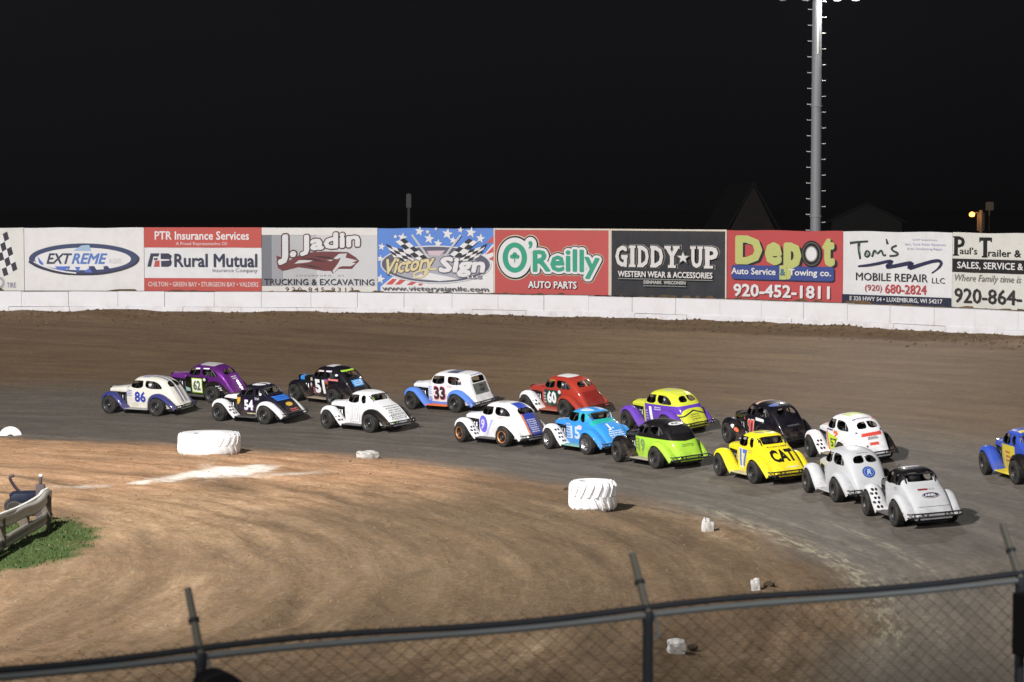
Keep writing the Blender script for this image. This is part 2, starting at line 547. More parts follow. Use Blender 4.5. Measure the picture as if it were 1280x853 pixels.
def m_hood():
    mb = MB(); rows = []
    for i in range(9):
        u = i / 8; x = .415 + u * .76
        w = .375 - .155 * u; zt = .885 - .07 * u - .02 * u * u; zl = .70 - .02 * u
        h = [(w, zl), (w * 1.0, zl + .05), (w * .98, zt - .055), (w * .90, zt - .022), (w * .6, zt - .004), (0, zt + .008)]
        rows.append([(x, y, z) for y, z in h] + [(x, -y, z) for y, z in reversed(h[:-1])])
    mb.grid(rows)
    me = mb.mesh('hood')
    o = bpy.data.objects.new('tmp', me); COL.objects.link(o)
    md = o.modifiers.new('s', 'SOLIDIFY'); md.thickness = 0.012
    m2 = evaluated_mesh(o); bpy.data.objects.remove(o); m2.name = 'hood'
    m2.set_sharp_from_angle(angle=math.radians(40)); return m2

def m_grille():
    mb = MB()
    out = smooth_poly([(-.17, .36), (-.22, .62), (-.20, .79), (-.1, .82), (.1, .82), (.20, .79), (.22, .62), (.17, .36)], 2)
    mb.prism(out, 1.15, 1.20, 'yz', 0)
    inn = smooth_poly([(-.13, .41), (-.17, .62), (-.155, .75), (.155, .75), (.17, .62), (.13, .41)], 1)
    mb.prism(inn, 1.19, 1.206, 'yz', 1)
    for k in range(7):
        y = -.12 + k * .04
        mb.box(1.20, 1.215, y - .005, y + .005, .43, .73, 0)
    return mb.mesh('grille', smooth=False)

def m_engine():
    mb = MB()
    mb.box(.60, 1.10, -.17, .17, .34, .60, 0)
    for x in (.66, .76, .86, .96):
        mb.box(x - .035, x + .035, -.20, .20, .46, .69, 0)
        mb.tube([(x, .20, .60), (x, .27, .57), (x - .02, .29, .46), (x - .06, .29, .36)], .022, 7, 1)
    mb.tube([(.9, .29, .36), (.6, .30, .30), (.2, .30, .19)], .03, 8, 1)
    mb.box(.62, .74, .17, .28, .62, .70, 1)
    mb.box(.86, 1.0, -.30, -.18, .52, .66, 1)
    mb.tube([(.42, .36, .68), (1.16, .21, .60)], .014, 6, 0); mb.tube([(.42, -.36, .68), (1.16, -.21, .60)], .014, 6, 0)
    mb.box(.44, .60, -.22, .22, .34, .70, 1)
    mb.tube([(.57, .36, .30), (1.2, .30, .32)], .022, 6, 0); mb.tube([(.57, -.36, .30), (1.2, -.30, .32)], .022, 6, 0)
    mb.tube([(AXF, -.60, .29), (AXF, .60, .29)], .03, 8, 0); mb.tube([(AXR, -.60, .29), (AXR, .60, .29)], .04, 8, 0)
    mb.tube([(AXF + .1, .30, .33), (AXF + .02, .56, .27)], .014, 6, 1)
    return mb.mesh('engine', angle=30)

def m_tyre():
    prof = [(.160, -.085), (.185, -.098), (.225, -.104), (.262, -.100), (.281, -.088), (.2885, -.070)]
    for k in range(5):
        y = -.052 + k * .026
        prof += [(.290, y - .010), (.290, y + .006), (.284, y + .008), (.284, y + .012)]
    prof += [(.2885, .070), (.281, .088), (.262, .100), (.225, .104), (.185, .098), (.160, .085)]
    mb = MB(); mb.lathe(prof, 40, 'y', closed=True)
    return mb.mesh('tyre', angle=50)

def m_rim():
    mb = MB()
    mb.lathe([(.158, -.09), (.172, -.096), (.172, -.088), (.150, -.07), (.145, 0), (.145, .055), (.153, .085), (.172, .098), (.178, .103), (.172, .107), (.160, .100), (.150, .088)], 32, 'y', mi=0)
    mb.lathe([(.150, .088), (.138, .052), (.118, .034), (.105, .032)], 32, 'y', mi=3)
    mb.lathe([(.105, .032), (.062, .050), (.052, .056), (.030, .056)], 32, 'y', mi=3)
    mb.lathe([(.032, .056), (.032, .080), (.022, .088), (.0005, .090)], 16, 'y', mi=1)
    for k in range(8):
        a = 2 * PI * k / 8
        q = ellipse(.088 * math.cos(a), .088 * math.sin(a), .017, .017, 10)
        mb.prism(q, .030, .047, 'xz', 2)
    for k in range(5):
        a = 2 * PI * (k + .5) / 5
        q = ellipse(.045 * math.cos(a), .045 * math.sin(a), .008, .008, 6)
        mb.prism(q, .05, .068, 'xz', 1)
    return mb.mesh('rim', angle=40)

def m_runboard():
    mb = MB(); mb.box(-.55, .32, .40, .66, .185, .215)
    mb.tube([(-.55, .66, .198), (.32, .66, .198)], .018, 8)
    return mb.mesh('running_board', bevel=0)

def m_bumper_rear():
    mb = MB()
    for z in (.275, .355):
        mb.tube(smooth_line([(-1.60, .62, z), (-1.66, .60, z), (-1.70, .52, z), (-1.715, 0, z), (-1.70, -.52, z), (-1.66, -.60, z), (-1.60, -.62, z)], 2), .017, 8)
    for y in (-.50, -.2, .2, .50): mb.tube([(-1.71, y, .275), (-1.71, y, .355)], .013, 6)
    for y in (-.3, .3): mb.tube([(-1.5, y, .31), (-1.70, y, .32)], .018, 6)
    return mb.mesh('rear_bumper')

def m_bumper_front():
    mb = MB()
    for z in (.28, .40):
        mb.tube(smooth_line([(1.22, .46, z), (1.33, .40, z), (1.36, 0, z), (1.33, -.40, z), (1.22, -.46, z)], 2), .016, 8)
    for y in (-.3, .3): mb.tube([(1.18, y, .33), (1.35, y, .34)], .016, 6)
    return mb.mesh('front_bumper')

def m_cage():
    mb = MB(); r = .019
    for s in (-1, 1):
        mb.tube(smooth_line([(.44, s * .38, .25), (.42, s * .37, .82), (.24, s * .34, 1.07), (-.42, s * .35, 1.12), (-.44, s * .40, .85), (-.44, s * .42, .25)], 1), r, 7)
        mb.tube([(-.43, s * .35, 1.06), (-.80, s * .28, .45)], r, 7)
        for z in (.45, .62): mb.tube([(.43, s * .42, z), (-.44, s * .44, z)], r, 6)
    mb.tube([(-.43, -.35, 1.10), (-.43, .35, 1.10)], r, 7); mb.tube([(.25, -.34, 1.06), (.25, .34, 1.06)], r, 7)
    mb.tube([(-.44, .39, .86), (-.44, -.39, .86)], r, 6); mb.tube([(-.44, .40, .30), (-.43, -.33, 1.04)], r, 6)
    mb.tube([(.42, .39, .82), (.42, -.39, .82)], r, 6)
    return mb.mesh('roll_cage')

def m_seat():
    mb = MB(); rows = []
    for x, z, w in ((-.02, .44, .21), (-.10, .40, .22), (-.28, .36, .22), (-.36, .42, .22), (-.40, .60, .23), (-.46, .80, .22), (-.50, .95, .14), (-.52, 1.06, .12)):
        rows.append([(x + .08, -w - .02, z + .05), (x, -w * .8, z), (x, 0, z - .01), (x, w * .8, z), (x + .08, w + .02, z + .05)])
    mb.grid(rows)
    me = mb.mesh('seat', angle=60)
    o = bpy.data.objects.new('tmp', me); COL.objects.link(o)
    md = o.modifiers.new('s', 'SOLIDIFY'); md.thickness = .03
    m2 = evaluated_mesh(o); bpy.data.objects.remove(o); m2.name = 'seat'; return m2

def m_steering():
    mb = MB()
    M = Matrix.Translation((.12, 0, .78)) @ Matrix.Rotation(math.radians(-62), 4, 'Y')
    mb.tube([M @ Vector((.15 * math.cos(a), .15 * math.sin(a), 0)) for a in np.linspace(0, 2 * PI, 24, endpoint=False)], .013, 6, closed=True)
    for a in (0, 2.1, 4.2): mb.tube([M @ Vector((0, 0, 0)), M @ Vector((.15 * math.cos(a), .15 * math.sin(a), 0))], .009, 5)
    mb.tube([M @ Vector((0, 0, 0)), (.50, 0, .60)], .014, 6)
    return mb.mesh('steering_wheel')

def m_exhaust():
    mb = MB()
    mb.tube([(-1.20, .36, .235), (-1.42, .40, .24), (-1.68, .43, .25)], .024, 8)
    mb.tube([(-1.34, .38, .238), (-1.58, .42, .245)], .05, 12)
    mb.lathe([(.024, -.0), (.026, .012), (.018, .012)], 12, 'z', c=(0, 0, 0)) if False else None
    return mb.mesh('exhaust_pipe')

def m_floor():
    mb = MB(); mb.box(-1.5, 1.12, -.36, .36, .13, .185)
    return mb.mesh('chassis', smooth=False)

def m_tailpan():
    mb = MB()
    mb.prism([(-.36, .215), (.36, .215), (.38, .30), (-.38, .30)], -1.685, -1.668, 'yz')
    return mb.mesh('tail_panel', smooth=False)

def m_mirror():
    mb = MB(); mb.tube([(.33, .44, .90), (.36, .53, .93)], .008, 6); mb.box(.345, .375, .50, .62, .91, .975)
    return mb.mesh('mirror', bevel=.006)

HOOD, GRILLE, ENGINE, TYRE, RIM = m_hood(), m_grille(), m_engine(), m_tyre(), m_rim()
RB_L = m_runboard(); RB_R = mirror_mesh(RB_L, 'running_board')
BUMR, BUMF, CAGE, SEAT, STEER, EXH, FLOORP, TAILP = m_bumper_rear(), m_bumper_front(), m_cage(), m_seat(), m_steering(), m_exhaust(), m_floor(), m_tailpan()

# materials shared by all cars
def tyre_mat():
    m, nt, b = new_mat('dusty_rubber')
    tc = N(nt, 'ShaderNodeTexCoord')
    n1 = noise(nt, tc.outputs['Object'], 9, 4, .6)
    nt.links.new(ramp(nt, n1, [(.4, (.012, .0115, .011)), (.9, (.050, .043, .035))]), b.inputs['Base Color'])
    b.inputs['Roughness'].default_value = .85
    return m
M_TYRE = tyre_mat()
M_DARK = flat((.018, .018, .02), .5)
M_STEEL = flat((.30, .30, .31), .35, .9, grime=.4)
M_CHROME = flat((.75, .75, .77), .15, 1.0, grime=.1)
M_ENG = flat((.035, .035, .038), .55, .3)
M_BUMP = flat((.03, .03, .034), .4, .4)
M_HOLE = flat((.006, .006, .006), .8, grime=0)
M_WHITE = flat((.78, .78, .78), .4)

# driver: one continuous seated figure; helmet and visor are children
def m_driver():
    J = {'pel': (-.24, 0, .47), 'ab': (-.28, 0, .58), 'ch': (-.33, 0, .76), 'nk': (-.34, 0, .89), 'hd': (-.32, 0, .99), 'top': (-.31, 0, 1.06)}
    R = {'pel': .13, 'ab': .125, 'ch': .14, 'nk': .055, 'hd': .085, 'top': .07}
    E = [('pel', 'ab'), ('ab', 'ch'), ('ch', 'nk'), ('nk', 'hd'), ('hd', 'top')]
    for s, t in ((1, 'l'), (-1, 'r')):
        for nm, p, r in (('sh', (-.32, s * .17, .83), .065), ('el', (-.16, s * .25, .66), .045), ('wr', (.03, s * .17, .76), .03), ('hn', (.085, s * .145, .80), .032),
                         ('hp', (-.20, s * .10, .45), .085), ('kn', (.20, s * .16, .56), .06), ('an', (.52, s * .12, .34), .042), ('ft', (.60, s * .12, .40), .035)):
            J[nm + t] = p; R[nm + t] = r
        E += [('ch', 'sh' + t), ('sh' + t, 'el' + t), ('el' + t, 'wr' + t), ('wr' + t, 'hn' + t), ('pel', 'hp' + t), ('hp' + t, 'kn' + t), ('kn' + t, 'an' + t), ('an' + t, 'ft' + t)]
    ks = list(J); me = bpy.data.meshes.new('person')
    me.from_pydata([J[k] for k in ks], [(ks.index(a), ks.index(b)) for a, b in E], [])
    o = bpy.data.objects.new('tmp', me); COL.objects.link(o)
    o.modifiers.new('sk', 'SKIN'); o.modifiers.new('ss', 'SUBSURF').levels = 1
    for i, k in enumerate(ks):
        sv = me.skin_vertices[0].data[i]; sv.radius = (R[k], R[k]); sv.use_root = (k == 'pel')
    body = evaluated_mesh(o); bpy.data.objects.remove(o)
    # gloved fingers curled round the wheel rim, rooted inside each palm
    bm = bmesh.new(); bm.from_mesh(body)
    fb = MB()
    for s in (1, -1):
        for k, L in enumerate((.9, 1.0, .95, .8)):
            b0 = Vector((.085 + .004 * k, s * (.150 - .018 * (k - 1.5)), .815 - .012 * k))
            fb.tube([b0, b0 + Vector((.040 * L, 0, .018)), b0 + Vector((.055 * L, -s * .012, -.012)), b0 + Vector((.035 * L, -s * .018, -.03))], [.010, .010, .009, .007], 6)
        b0 = Vector((.07, s * .12, .79)); fb.tube([b0, b0 + Vector((.03, -s * .03, .0)), b0 + Vector((.055, -s * .03, -.004))], [.012, .010, .008], 6)
    fm = fb.mesh('f'); bm.from_mesh(fm); bm.to_mesh(body); bm.free()
    body.name = 'person'; body.polygons.foreach_set('use_smooth', [True] * len(body.polygons))
    return body
def m_helmet():
    mb = MB(); rows = []
    for i in range(13):
        a = PI * i / 12 * .86
        row = []
        for j in range(24):
            t = 2 * PI * j / 24
            rx = .148 + .02 * max(0, math.cos(t)) * (1 if a > 1.3 else .3)
            row.append((-.31 + rx * math.sin(a) * math.cos(t), .128 * math.sin(a) * math.sin(t), 0.97 + .15 * math.cos(a)))
        rows.append(row)
    mb.grid(rows, closed=True)
    return mb.mesh('helmet', angle=80)
def m_visor():
    mb = MB(); rows = []
    for z in (.965, .99, 1.015, 1.035):
        row = []
        for j in range(11):
            t = -1.15 + 2.3 * j / 10
            s = math.sqrt(max(0, 1 - ((z - 1.0) / .16) ** 2))
            row.append((-.31 + (.158 + .006) * s * math.cos(t), .137 * s * math.sin(t), z))
        rows.append(row)
    mb.grid(rows); return mb.mesh('visor', angle=80)
DRIVER, HELMET, VISOR = m_driver(), m_helmet(), m_visor()

# ------------------------------------------------------------------ decals laid on the bodywork
def decal_parts(spec, bvh, ffbvh, rfbvh, name_default='sticker'):
    """spec: list of (name, surface, kind, args..., colour). Returns {(name, colour): MB}"""
    out = {}
    def project(surf, a, b, lift):
        if surf == 'side': a += .07 if b < .84 else -.24
        if surf in ('side', 'rear') and b > .87: b = _lower(b)
        if surf == 'roof': b -= .33
        if surf == 'rftop': a -= .06
        if surf == 'side': o, d = Vector((a, 2, b)), Vector((0, -1, 0))
        elif surf == 'rear': o, d = Vector((-3, -a, b)), Vector((1, 0, 0))
        elif surf == 'roof': o, d = Vector((b, -a, 3)), Vector((0, 0, -1))
        elif surf == 'fftrail': o, d = Vector((.1, a, b)), Vector((1, 0, 0))
        elif surf in ('ffside', 'rftop'): o, d = Vector((a, 2, b)), Vector((0, -1, 0))
        t = {'fftrail': ffbvh, 'ffside': ffbvh, 'rftop': rfbvh}.get(surf, bvh)
        h = t.ray_cast(o, d)
        if h[0] is None:
            return None
        n = h[1] if h[1].dot(d) < 0 else -h[1]
        return h[0] + n * lift
    for ent in spec:
        lifts = None
        name, surf, kind, args, col = ent[:5]
        lift = ent[5] if len(ent) > 5 else .004
        sgn = -1 if surf in ('side', 'ffside', 'rftop') else 1     # on the left flank reading runs towards the rear
        if kind == 'text':
            body, x0, x1, z0, z1 = args[:5]
            kw = args[5] if len(args) > 5 else {}
            g = kw.get('off', .02); w_ = abs(x1 - x0); base = min(.03, g)
            k_ = max(0, g - base) * .5 * (z1 - z0)
            q, fq = text_in_box(body, sgn * x0 + k_, sgn * x1 - k_, z0 + k_, z1 - k_, off=base, shear=kw.get('shear', 0), ref=base)
            p, f = [], []
            dirs = [(0, 0)] + ([(k_ * math.cos(i * PI / 4), k_ * math.sin(i * PI / 4)) for i in range(8)] if k_ > 0 else [])
            lifts = []
            for n_, (dx, dy) in enumerate(dirs):
                o_ = len(p); p += [(sgn * (a + dx), b + dy) for a, b in q]; f += [[i + o_ for i in fc] for fc in fq]; lifts += [n_ * .00022] * len(q)
        elif kind == 'poly':
            p = list(args); f = [list(range(len(p)))]
        elif kind == 'ell':
            p = ellipse(*args, n=20); f = [list(range(len(p)))]
        elif kind == 'bars':                                          # small unreadable sponsor lines
            x0, x1, z0, z1, rows, seed = args
            rnd = random.Random(seed); p, f = [], []
            hgt = (z1 - z0) / rows
            for i in range(rows):
                zc = z1 - (i + .5) * hgt
                a = x0 + rnd.random() * .12 * (x1 - x0)
                while (a - x1) * (x1 - x0) < 0:
                    b = a + (x1 - x0) * rnd.uniform(.03, .09)
                    if (b - x1) * (x1 - x0) > 0: break
                    k = len(p); w = hgt * rnd.uniform(.18, .34)
                    p += [(a, zc - w), (b, zc - w), (b, zc + w * rnd.uniform(.5, 1)), (a, zc + w)]; f.append([k, k + 1, k + 2, k + 3])
                    a = b + (x1 - x0) * rnd.uniform(.012, .05)
        bm = bmesh.new()
        vs = [bm.verts.new((a, b, lifts[i] if lifts else 0)) for i, (a, b) in enumerate(p)]
        for q in f:
            try: bm.faces.new([vs[i] for i in q])
            except ValueError: pass
        bmesh.ops.triangulate(bm, faces=bm.faces[:])
        for _ in range(4):
            es = [e for e in bm.edges if e.calc_length() > .05]
            if not es: break
            bmesh.ops.subdivide_edges(bm, edges=es, cuts=1)
            bmesh.ops.triangulate(bm, faces=bm.faces[:])
        bm.verts.index_update()
        pos = {v.index: project(surf, v.co.x, v.co.y, lift + v.co.z) for v in bm.verts}
        mb = out.setdefault((name, col), MB())
        m = {}; vl = []
        for i, q in pos.items():
            if q is not None: m[i] = len(vl); vl.append(q)
        fl = []
        for fc in bm.faces:
            ids = [v.index for v in fc.verts]
            if all(i in m for i in ids):
                qs = [pos[i] for i in ids]
                if max((qs[k] - qs[k - 1]).length for k in range(3)) < .25: fl.append([m[i] for i in ids])
        mb.add(vl, fl)
        bm.free()
    return out
# ------------------------------------------------------------------ the field of race cars
WHT = (.74, .74, .76); CREAM = (.66, .64, .57); BLK = (.005, .005, .007); NAVY = (.030, .036, .16); BLUE = (.03, .12, .50); SKY = (.035, .27, .68)
LTBLUE = (.09, .22, .68); YEL = (.80, .66, .02); LYEL = (.62, .66, .05); LIME = (.36, .62, .05); PURP = (.13, .05, .42); MPURP = (.13, .02, .20)
RED = (.36, .035, .022); ORG = (.75, .16, .04); GREY = (.30, .30, .31); DGREY = (.07, .07, .075); TEAL = (.02, .38, .33); ROYAL = (.03, .07, .42)
PINK = (.70, .22, .22); GOLD = (.65, .38, .04)

def holes(ys=(.52, .60, .675), zs=(.30, .39, .48)):
    r = []
    for i, z in enumerate(zs):
        for y in ((ys[0] + .03, ys[1] + .04) if i % 2 else (ys[0], ys[1], )):
            r.append(('vent_hole', 'fftrail', 'ell', (y, z, .030, .030), BLK))
    return r

CARS = [
 dict(num='86', label='cream fastback race car number 86 with navy mudguards and stripes, leading the field', style='fastback', f=(137.5, 516.5), r=(196.6, 520.2),
   base=CREAM, layers=[([('ay', .05, .10), ('x', -1.6, .30), ('z', .2, 2)], NAVY), ([('ay', .125, .155), ('x', -1.6, -.2), ('z', .2, 2)], NAVY), ([('x', -.1, .18), ('ay', 0, .26), ('z', 1.1, 2)], (.30, .31, .42))],
   ff=NAVY, rf=NAVY, hood=[CREAM, [([('ay', .03, .08)], (.25, .26, .4))]], rb=GREY, rim=(.06, .06, .063), helmet=(.75, .75, .75),
   decals=[('race_number', 'side', 'text', ('86', -.02, -.46, .40, .76, dict(off=.05, ref=.05)), (.03, .045, .32), .006), ('sticker', 'side', 'bars', (.34, .08, .58, .80, 4, 3), ROYAL)]),
 dict(num='62', label='metallic purple fastback race car number 62, white patch on its roof', style='fastback', r=(266, 503.7), head=32,
   base=MPURP, metal=.45, layers=[([('z', 0, .80), ('x', -.62, .6), ('ay', .3, 2)], BLK), ([('z', 1.22, 2), ('ay', 0, .28), ('x', -.45, .14)], WHT)],
   ff=BLK, rf=BLK, hood=[MPURP, []], rb=DGREY, rim=(.06, .06, .063), helmet=(.1, .1, .1),
   decals=[('number_panel', 'side', 'poly', [(.02, .27), (.02, .77), (-.44, .77), (-.44, .27)], LIME), ('number_panel', 'side', 'poly', [(-.01, .30), (-.01, .74), (-.41, .74), (-.41, .30)], (.8, .8, .72), .007),
           ('race_number', 'side', 'text', ('62', -.05, -.37, .35, .70, dict(off=.06, ref=.06)), (.09, .12, .06), .010),
           ('sticker', 'side', 'poly', [(.16, 1.09), (-.03, 1.10), (-.03, 1.15), (.14, 1.14)], WHT), ('sticker', 'side', 'poly', [(-.17, 1.115), (-.42, 1.12), (-.42, 1.16), (-.18, 1.155)], WHT),
           ('sticker', 'rear', 'bars', (-.13, .13, .74, .86, 2, 4), WHT), ('sticker', 'side', 'ell', (-.54, .74, .06, .05), (.6, .6, .6)), ('sticker', 'side', 'poly', [(.42, .74), (.36, .83), (.30, .81), (.34, .71)], (.6, .6, .6)),
           ('sticker', 'rftop', 'bars', (-1.02, -1.3, .45, .62, 3, 9), WHT), ('sticker', 'side', 'poly', [(.40, .30), (.40, .46), (.10, .40), (.10, .30)], (.35, .55, .5))]),
 dict(num='54', label='black coupe race car number 54 with white mudguards and blue rear lettering', style='coupe', f=(275.3, 526.6), r=(331.6, 530.4),
   base=(.006, .006, .016), layers=[([('z', 1.22, 2), ('x', -.3, .16), ('ay', .05, .3)], WHT)],
   ff=WHT, rf=WHT, hood=[BLK, [([('ay', .25, 1), ('z', .72, 2)], WHT)]], rb=DGREY, rim=(.06, .06, .063), helmet=(.4, .4, .4),
   decals=[('race_number', 'side', 'text', ('54', 0, -.40, .38, .74, dict(off=.085, ref=.085)), (.30, .16, .50), .005), ('race_number', 'side', 'text', ('54', -.02, -.38, .40, .72, dict(off=.06, ref=.06)), (.8, .8, .8), .009),
           ('sticker', 'side', 'poly', [(.40, .62), (.40, .78), (.14, .79), (.16, .66), (.27, .55)], GOLD), ('rear_lettering', 'rear', 'bars', (-.36, .30, .72, .86, 3, 5), (.05, .25, .85)),
           ('rear_lettering', 'rear', 'poly', [(-.36, .725), (.30, .725), (.30, .855), (-.36, .855)], (.02, .10, .42), .002), ('sticker', 'rear', 'ell', (.0, .60, .16, .055), GOLD), ('sticker', 'rear', 'bars', (-.18, .25, .38, .48, 2, 6), (.7, .12, .1)),
           ('sticker', 'rear', 'poly', [(.40, .40), (.44, .40), (.42, .80), (.38, .80)], WHT), ('sticker', 'side', 'bars', (-.44, -.62, .73, .82, 2, 8), WHT), ('sticker', 'side', 'ell', (-.37, .93, .05, .045), WHT),
           ('sticker', 'side', 'bars', (-.10, -.50, .26, .33, 1, 18), (.7, .65, .4))] + holes()),
 dict(num='51', label='black race car number 51 with orange flashes and lime strip over its rear window', style='fastback', r=(418, 507.5), head=42,
   base=(.005, .005, .010), layers=[([('z', 1.235, 2), ('ay', 0, .2), ('x', -.2, .16)], (.6, .6, .6)), ([('z', .80, .88), ('x', -.75, -.30), ('ay', .3, 1)], PINK)],
   ff=(.005, .005, .010), rf=(.005, .005, .010), hood=[BLK, [([('x', .8, 1.05), ('ay', .1, .5)], SKY)]], rb=(.30, .26, .20), rim=(.06, .06, .063), helmet=(.6, .6, .6),
   decals=[('race_number', 'side', 'text', ('51', .06, -.46, .34, .80, dict(off=.08, ref=.08, shear=-.15)), WHT, .007), ('sticker', 'rear', 'poly', [(-.30, 1.12), (.26, 1.12), (.24, 1.165), (-.28, 1.165)], LIME),
           ('sticker', 'rear', 'poly', [(-.20, .62), (.24, .62), (.24, .82), (-.22, .82)], (.05, .32, .75)), ('sticker', 'rear', 'bars', (-.18, .22, .64, .80, 3, 5), WHT, .008),
           ('sticker', 'side', 'poly', [(.20, 1.085), (-.05, 1.09), (-.05, 1.135), (.18, 1.13)], (.72, .6, .6)), ('sticker', 'side', 'poly', [(-.16, 1.095), (-.42, 1.10), (-.42, 1.15), (-.17, 1.145)], (.7, .65, .75)),
           ('sticker', 'side', 'bars', (-.42, -.60, .66, .86, 4, 12), ORG), ('sticker', 'side', 'bars', (-.36, -.56, .74, .84, 3, 15), (.40, .22, .65)), ('sticker', 'side', 'poly', [(.40, .22), (.44, .22), (.40, .46), (.20, .56), (.34, .44)], ORG),
           ('sticker', 'side', 'poly', [(-.50, .22), (-.54, .22), (-.54, .55), (-.58, .66), (-.50, .5)], ORG), ('sticker', 'side', 'ell', (.30, .60, .06, .06), (.7, .6, .65)), ('sticker', 'side', 'poly', [(.44, .72), (.20, .72), (.20, .82), (.44, .82)], (.6, .55, .4)),
           ('sticker', 'side', 'bars', (.2, .0, .30, .52, 4, 27), (.65, .2, .35)), ('sticker', 'side', 'ell', (-.66, 1.01, .06, .04), WHT)]),
 dict(num='10', label='plain white coupe race car number 10 with black rear mudguards', style='coupe', f=(410.6, 536), r=(463, 541),
   base=WHT, layers=[], ff=WHT, rf=BLK, hood=[WHT, []], rb=DGREY, rim=(.07, .07, .07), helmet=(.5, .5, .5),
   decals=[('number_panel', 'side', 'poly', [(.0, .26), (.0, .78), (-.36, .78), (-.36, .26)], (.40, .42, .46)), ('number_panel', 'side', 'poly', [(-.015, .275), (-.015, .765), (-.345, .765), (-.345, .275)], WHT, .007),
           ('race_number', 'side', 'text', ('10', -.05, -.31, .33, .72, dict(off=.07, ref=.07)), (.42, .44, .48), .010), ('race_number', 'side', 'text', ('10', -.075, -.29, .35, .70, dict(off=.03, ref=.03)), (.72, .72, .74), .013),
           ('sticker', 'rear', 'bars', (-.30, .32, .52, .80, 5, 7), (.16, .16, .17)), ('sticker', 'rear', 'bars', (-.36, .34, .40, .54, 3, 31), (.10, .10, .11)), ('sticker', 'rear', 'poly', [(-.275, .975), (-.255, .975), (-.245, 1.12), (-.265, 1.12)], LIME),
           ('sticker', 'rear', 'poly', [(-.38, .31), (-.2, .31), (-.2, .36), (-.38, .36)], LIME), ('sticker', 'side', 'bars', (.48, .34, .3, .66, 6, 2), (.4, .4, .45))] + holes((.56, .64), (.32, .42))),
 dict(num='33', label='white boxy sedan race car number 33 with light blue mudguards and an orange sill', style='sedan', f=(515.6, 511.6), r=(570.6, 516),
   base=WHT, layers=[([('z', 1.25, 2), ('x', -.45, .0), ('ay', 0, .3)], (.10, .10, .18)), ([('x', -2, -.90), ('z', .56, .90), ('ay', 0, .33)], (.12, .125, .12)), ([('z', 0, .29), ('x', -.7, .6)], LTBLUE)],
   ff=LTBLUE, rf=LTBLUE, hood=[WHT, []], rb=ORG, rim=(.05, .05, .05), helmet=(.5, .1, .05), rrf=(.02, .04, .12),
   decals=[('race_number', 'side', 'text', ('33', .06, -.46, .34, .80, dict(off=.10, ref=.10)), (.50, .09, .10), .005), ('race_number', 'side', 'text', ('33', .03, -.43, .37, .77, dict(off=.06, ref=.06)), (.035, .02, .035), .009),
           ('sticker', 'side', 'bars', (.42, .14, .50, .78, 4, 6), (.12, .25, .60)), ('sticker', 'side', 'ell', (.26, .36, .12, .09), (.15, .2, .5)), ('sticker', 'side', 'bars', (.36, .16, .32, .40, 2, 61), WHT, .008), ('sticker', 'side', 'bars', (-.50, -.72, .76, .84, 2, 8), (.5, .2, .25)),
           ('sticker', 'side', 'bars', (-.66, -.82, .86, .93, 2, 10), (.2, .2, .4)), ('sticker', 'side', 'ell', (-.74, 1.02, .055, .05), (.65, .45, .45)), ('sticker', 'rear', 'bars', (-.26, .26, 1.17, 1.225, 1, 5), (.12, .14, .3)), ('sticker', 'rear', 'ell', (.05, .74, .15, .11), (.03, .03, .03)),
           ('sticker', 'rear', 'bars', (-.2, .2, .7, .8, 2, 14), (.25, .25, .25), .008)]),
 dict(num='9', label='white fastback race car with a blue roof stripe, blue rear panel and orange wheels', style='fastback', f=(578, 552.5), r=(630.6, 558.5),
   base=WHT, layers=[([('ay', 0, .19), ('x', -1.0, -.42), ('z', 1.0, 2)], ROYAL), ([('ay', .0, .21), ('x', -2, -.98), ('z', .2, 2)], (.035, .06, .34)), ([('y', .21, .275), ('x', -2, -1.0), ('z', .2, .95)], (.62, .20, .07)), ([('y', -.40, -.21), ('x', -2, -.95), ('z', .2, .95)], (.10, .09, .12))],
   ff=WHT, rf=WHT, hood=[WHT, [([('ay', .04, .1)], (.35, .38, .75))]], rb=DGREY, rim=(.62, .22, .05), helmet=(.75, .75, .75), onewin=True,
   decals=[('race_number', 'side', 'ell', (.10, .58, .21, .25), (.13, .11, .62), .004), ('race_number', 'side', 'text', ('9', .20, .02, .42, .72, dict(off=.02, ref=.02, shear=.15)), (.62, .60, .85), .008), ('sticker', 'side', 'bars', (-.58, -.92, .77, .84, 2, 12), (.7, .15, .12)),
           ('rear_lettering', 'rear', 'bars', (-.17, .18, .40, .78, 7, 13), (.62, .62, .66)), ('sticker', 'side', 'poly', [(-.30, .74), (-.36, .74), (-.08, .28), (-.02, .28)], (.35, .40, .75)), ('sticker', 'side', 'bars', (-.22, -.42, .58, .74, 3, 71), (.4, .45, .8)),
           ('sticker', 'rftop', 'bars', (-1.05, -1.28, .34, .42, 2, 3), (.25, .25, .3)), ('sticker', 'roof', 'bars', (-.25, .25, -.2, .12, 3, 20), (.35, .36, .30))] + holes()),
 dict(num='60', label='dark red fastback race car number 60 with a white front mudguard', style='fastback', r=(707.5, 522.5), head=50,
   base=RED, layers=[([('z', 1.235, 2), ('ay', 0, .24), ('x', -.50, .16)], WHT), ([('z', .27, .80), ('x', -.6, .26), ('ay', .3, 2)], (.028, .030, .028)), ([('z', .3, .78), ('ay', 0, .30), ('x', -2, -1.0)], (.24, .020, .018))],
   ff=WHT, rf=RED, hood=[RED, []], rb=(.42, .13, .09), rim=(.05, .05, .05), helmet=(.78, .78, .78),
   decals=[('race_number', 'side', 'text', ('60', .05, -.44, .36, .78, dict(off=.09, ref=.09)), (.05, .35, .28), .005), ('race_number', 'side', 'text', ('60', .02, -.42, .38, .76, dict(off=.06, ref=.06)), WHT, .009),
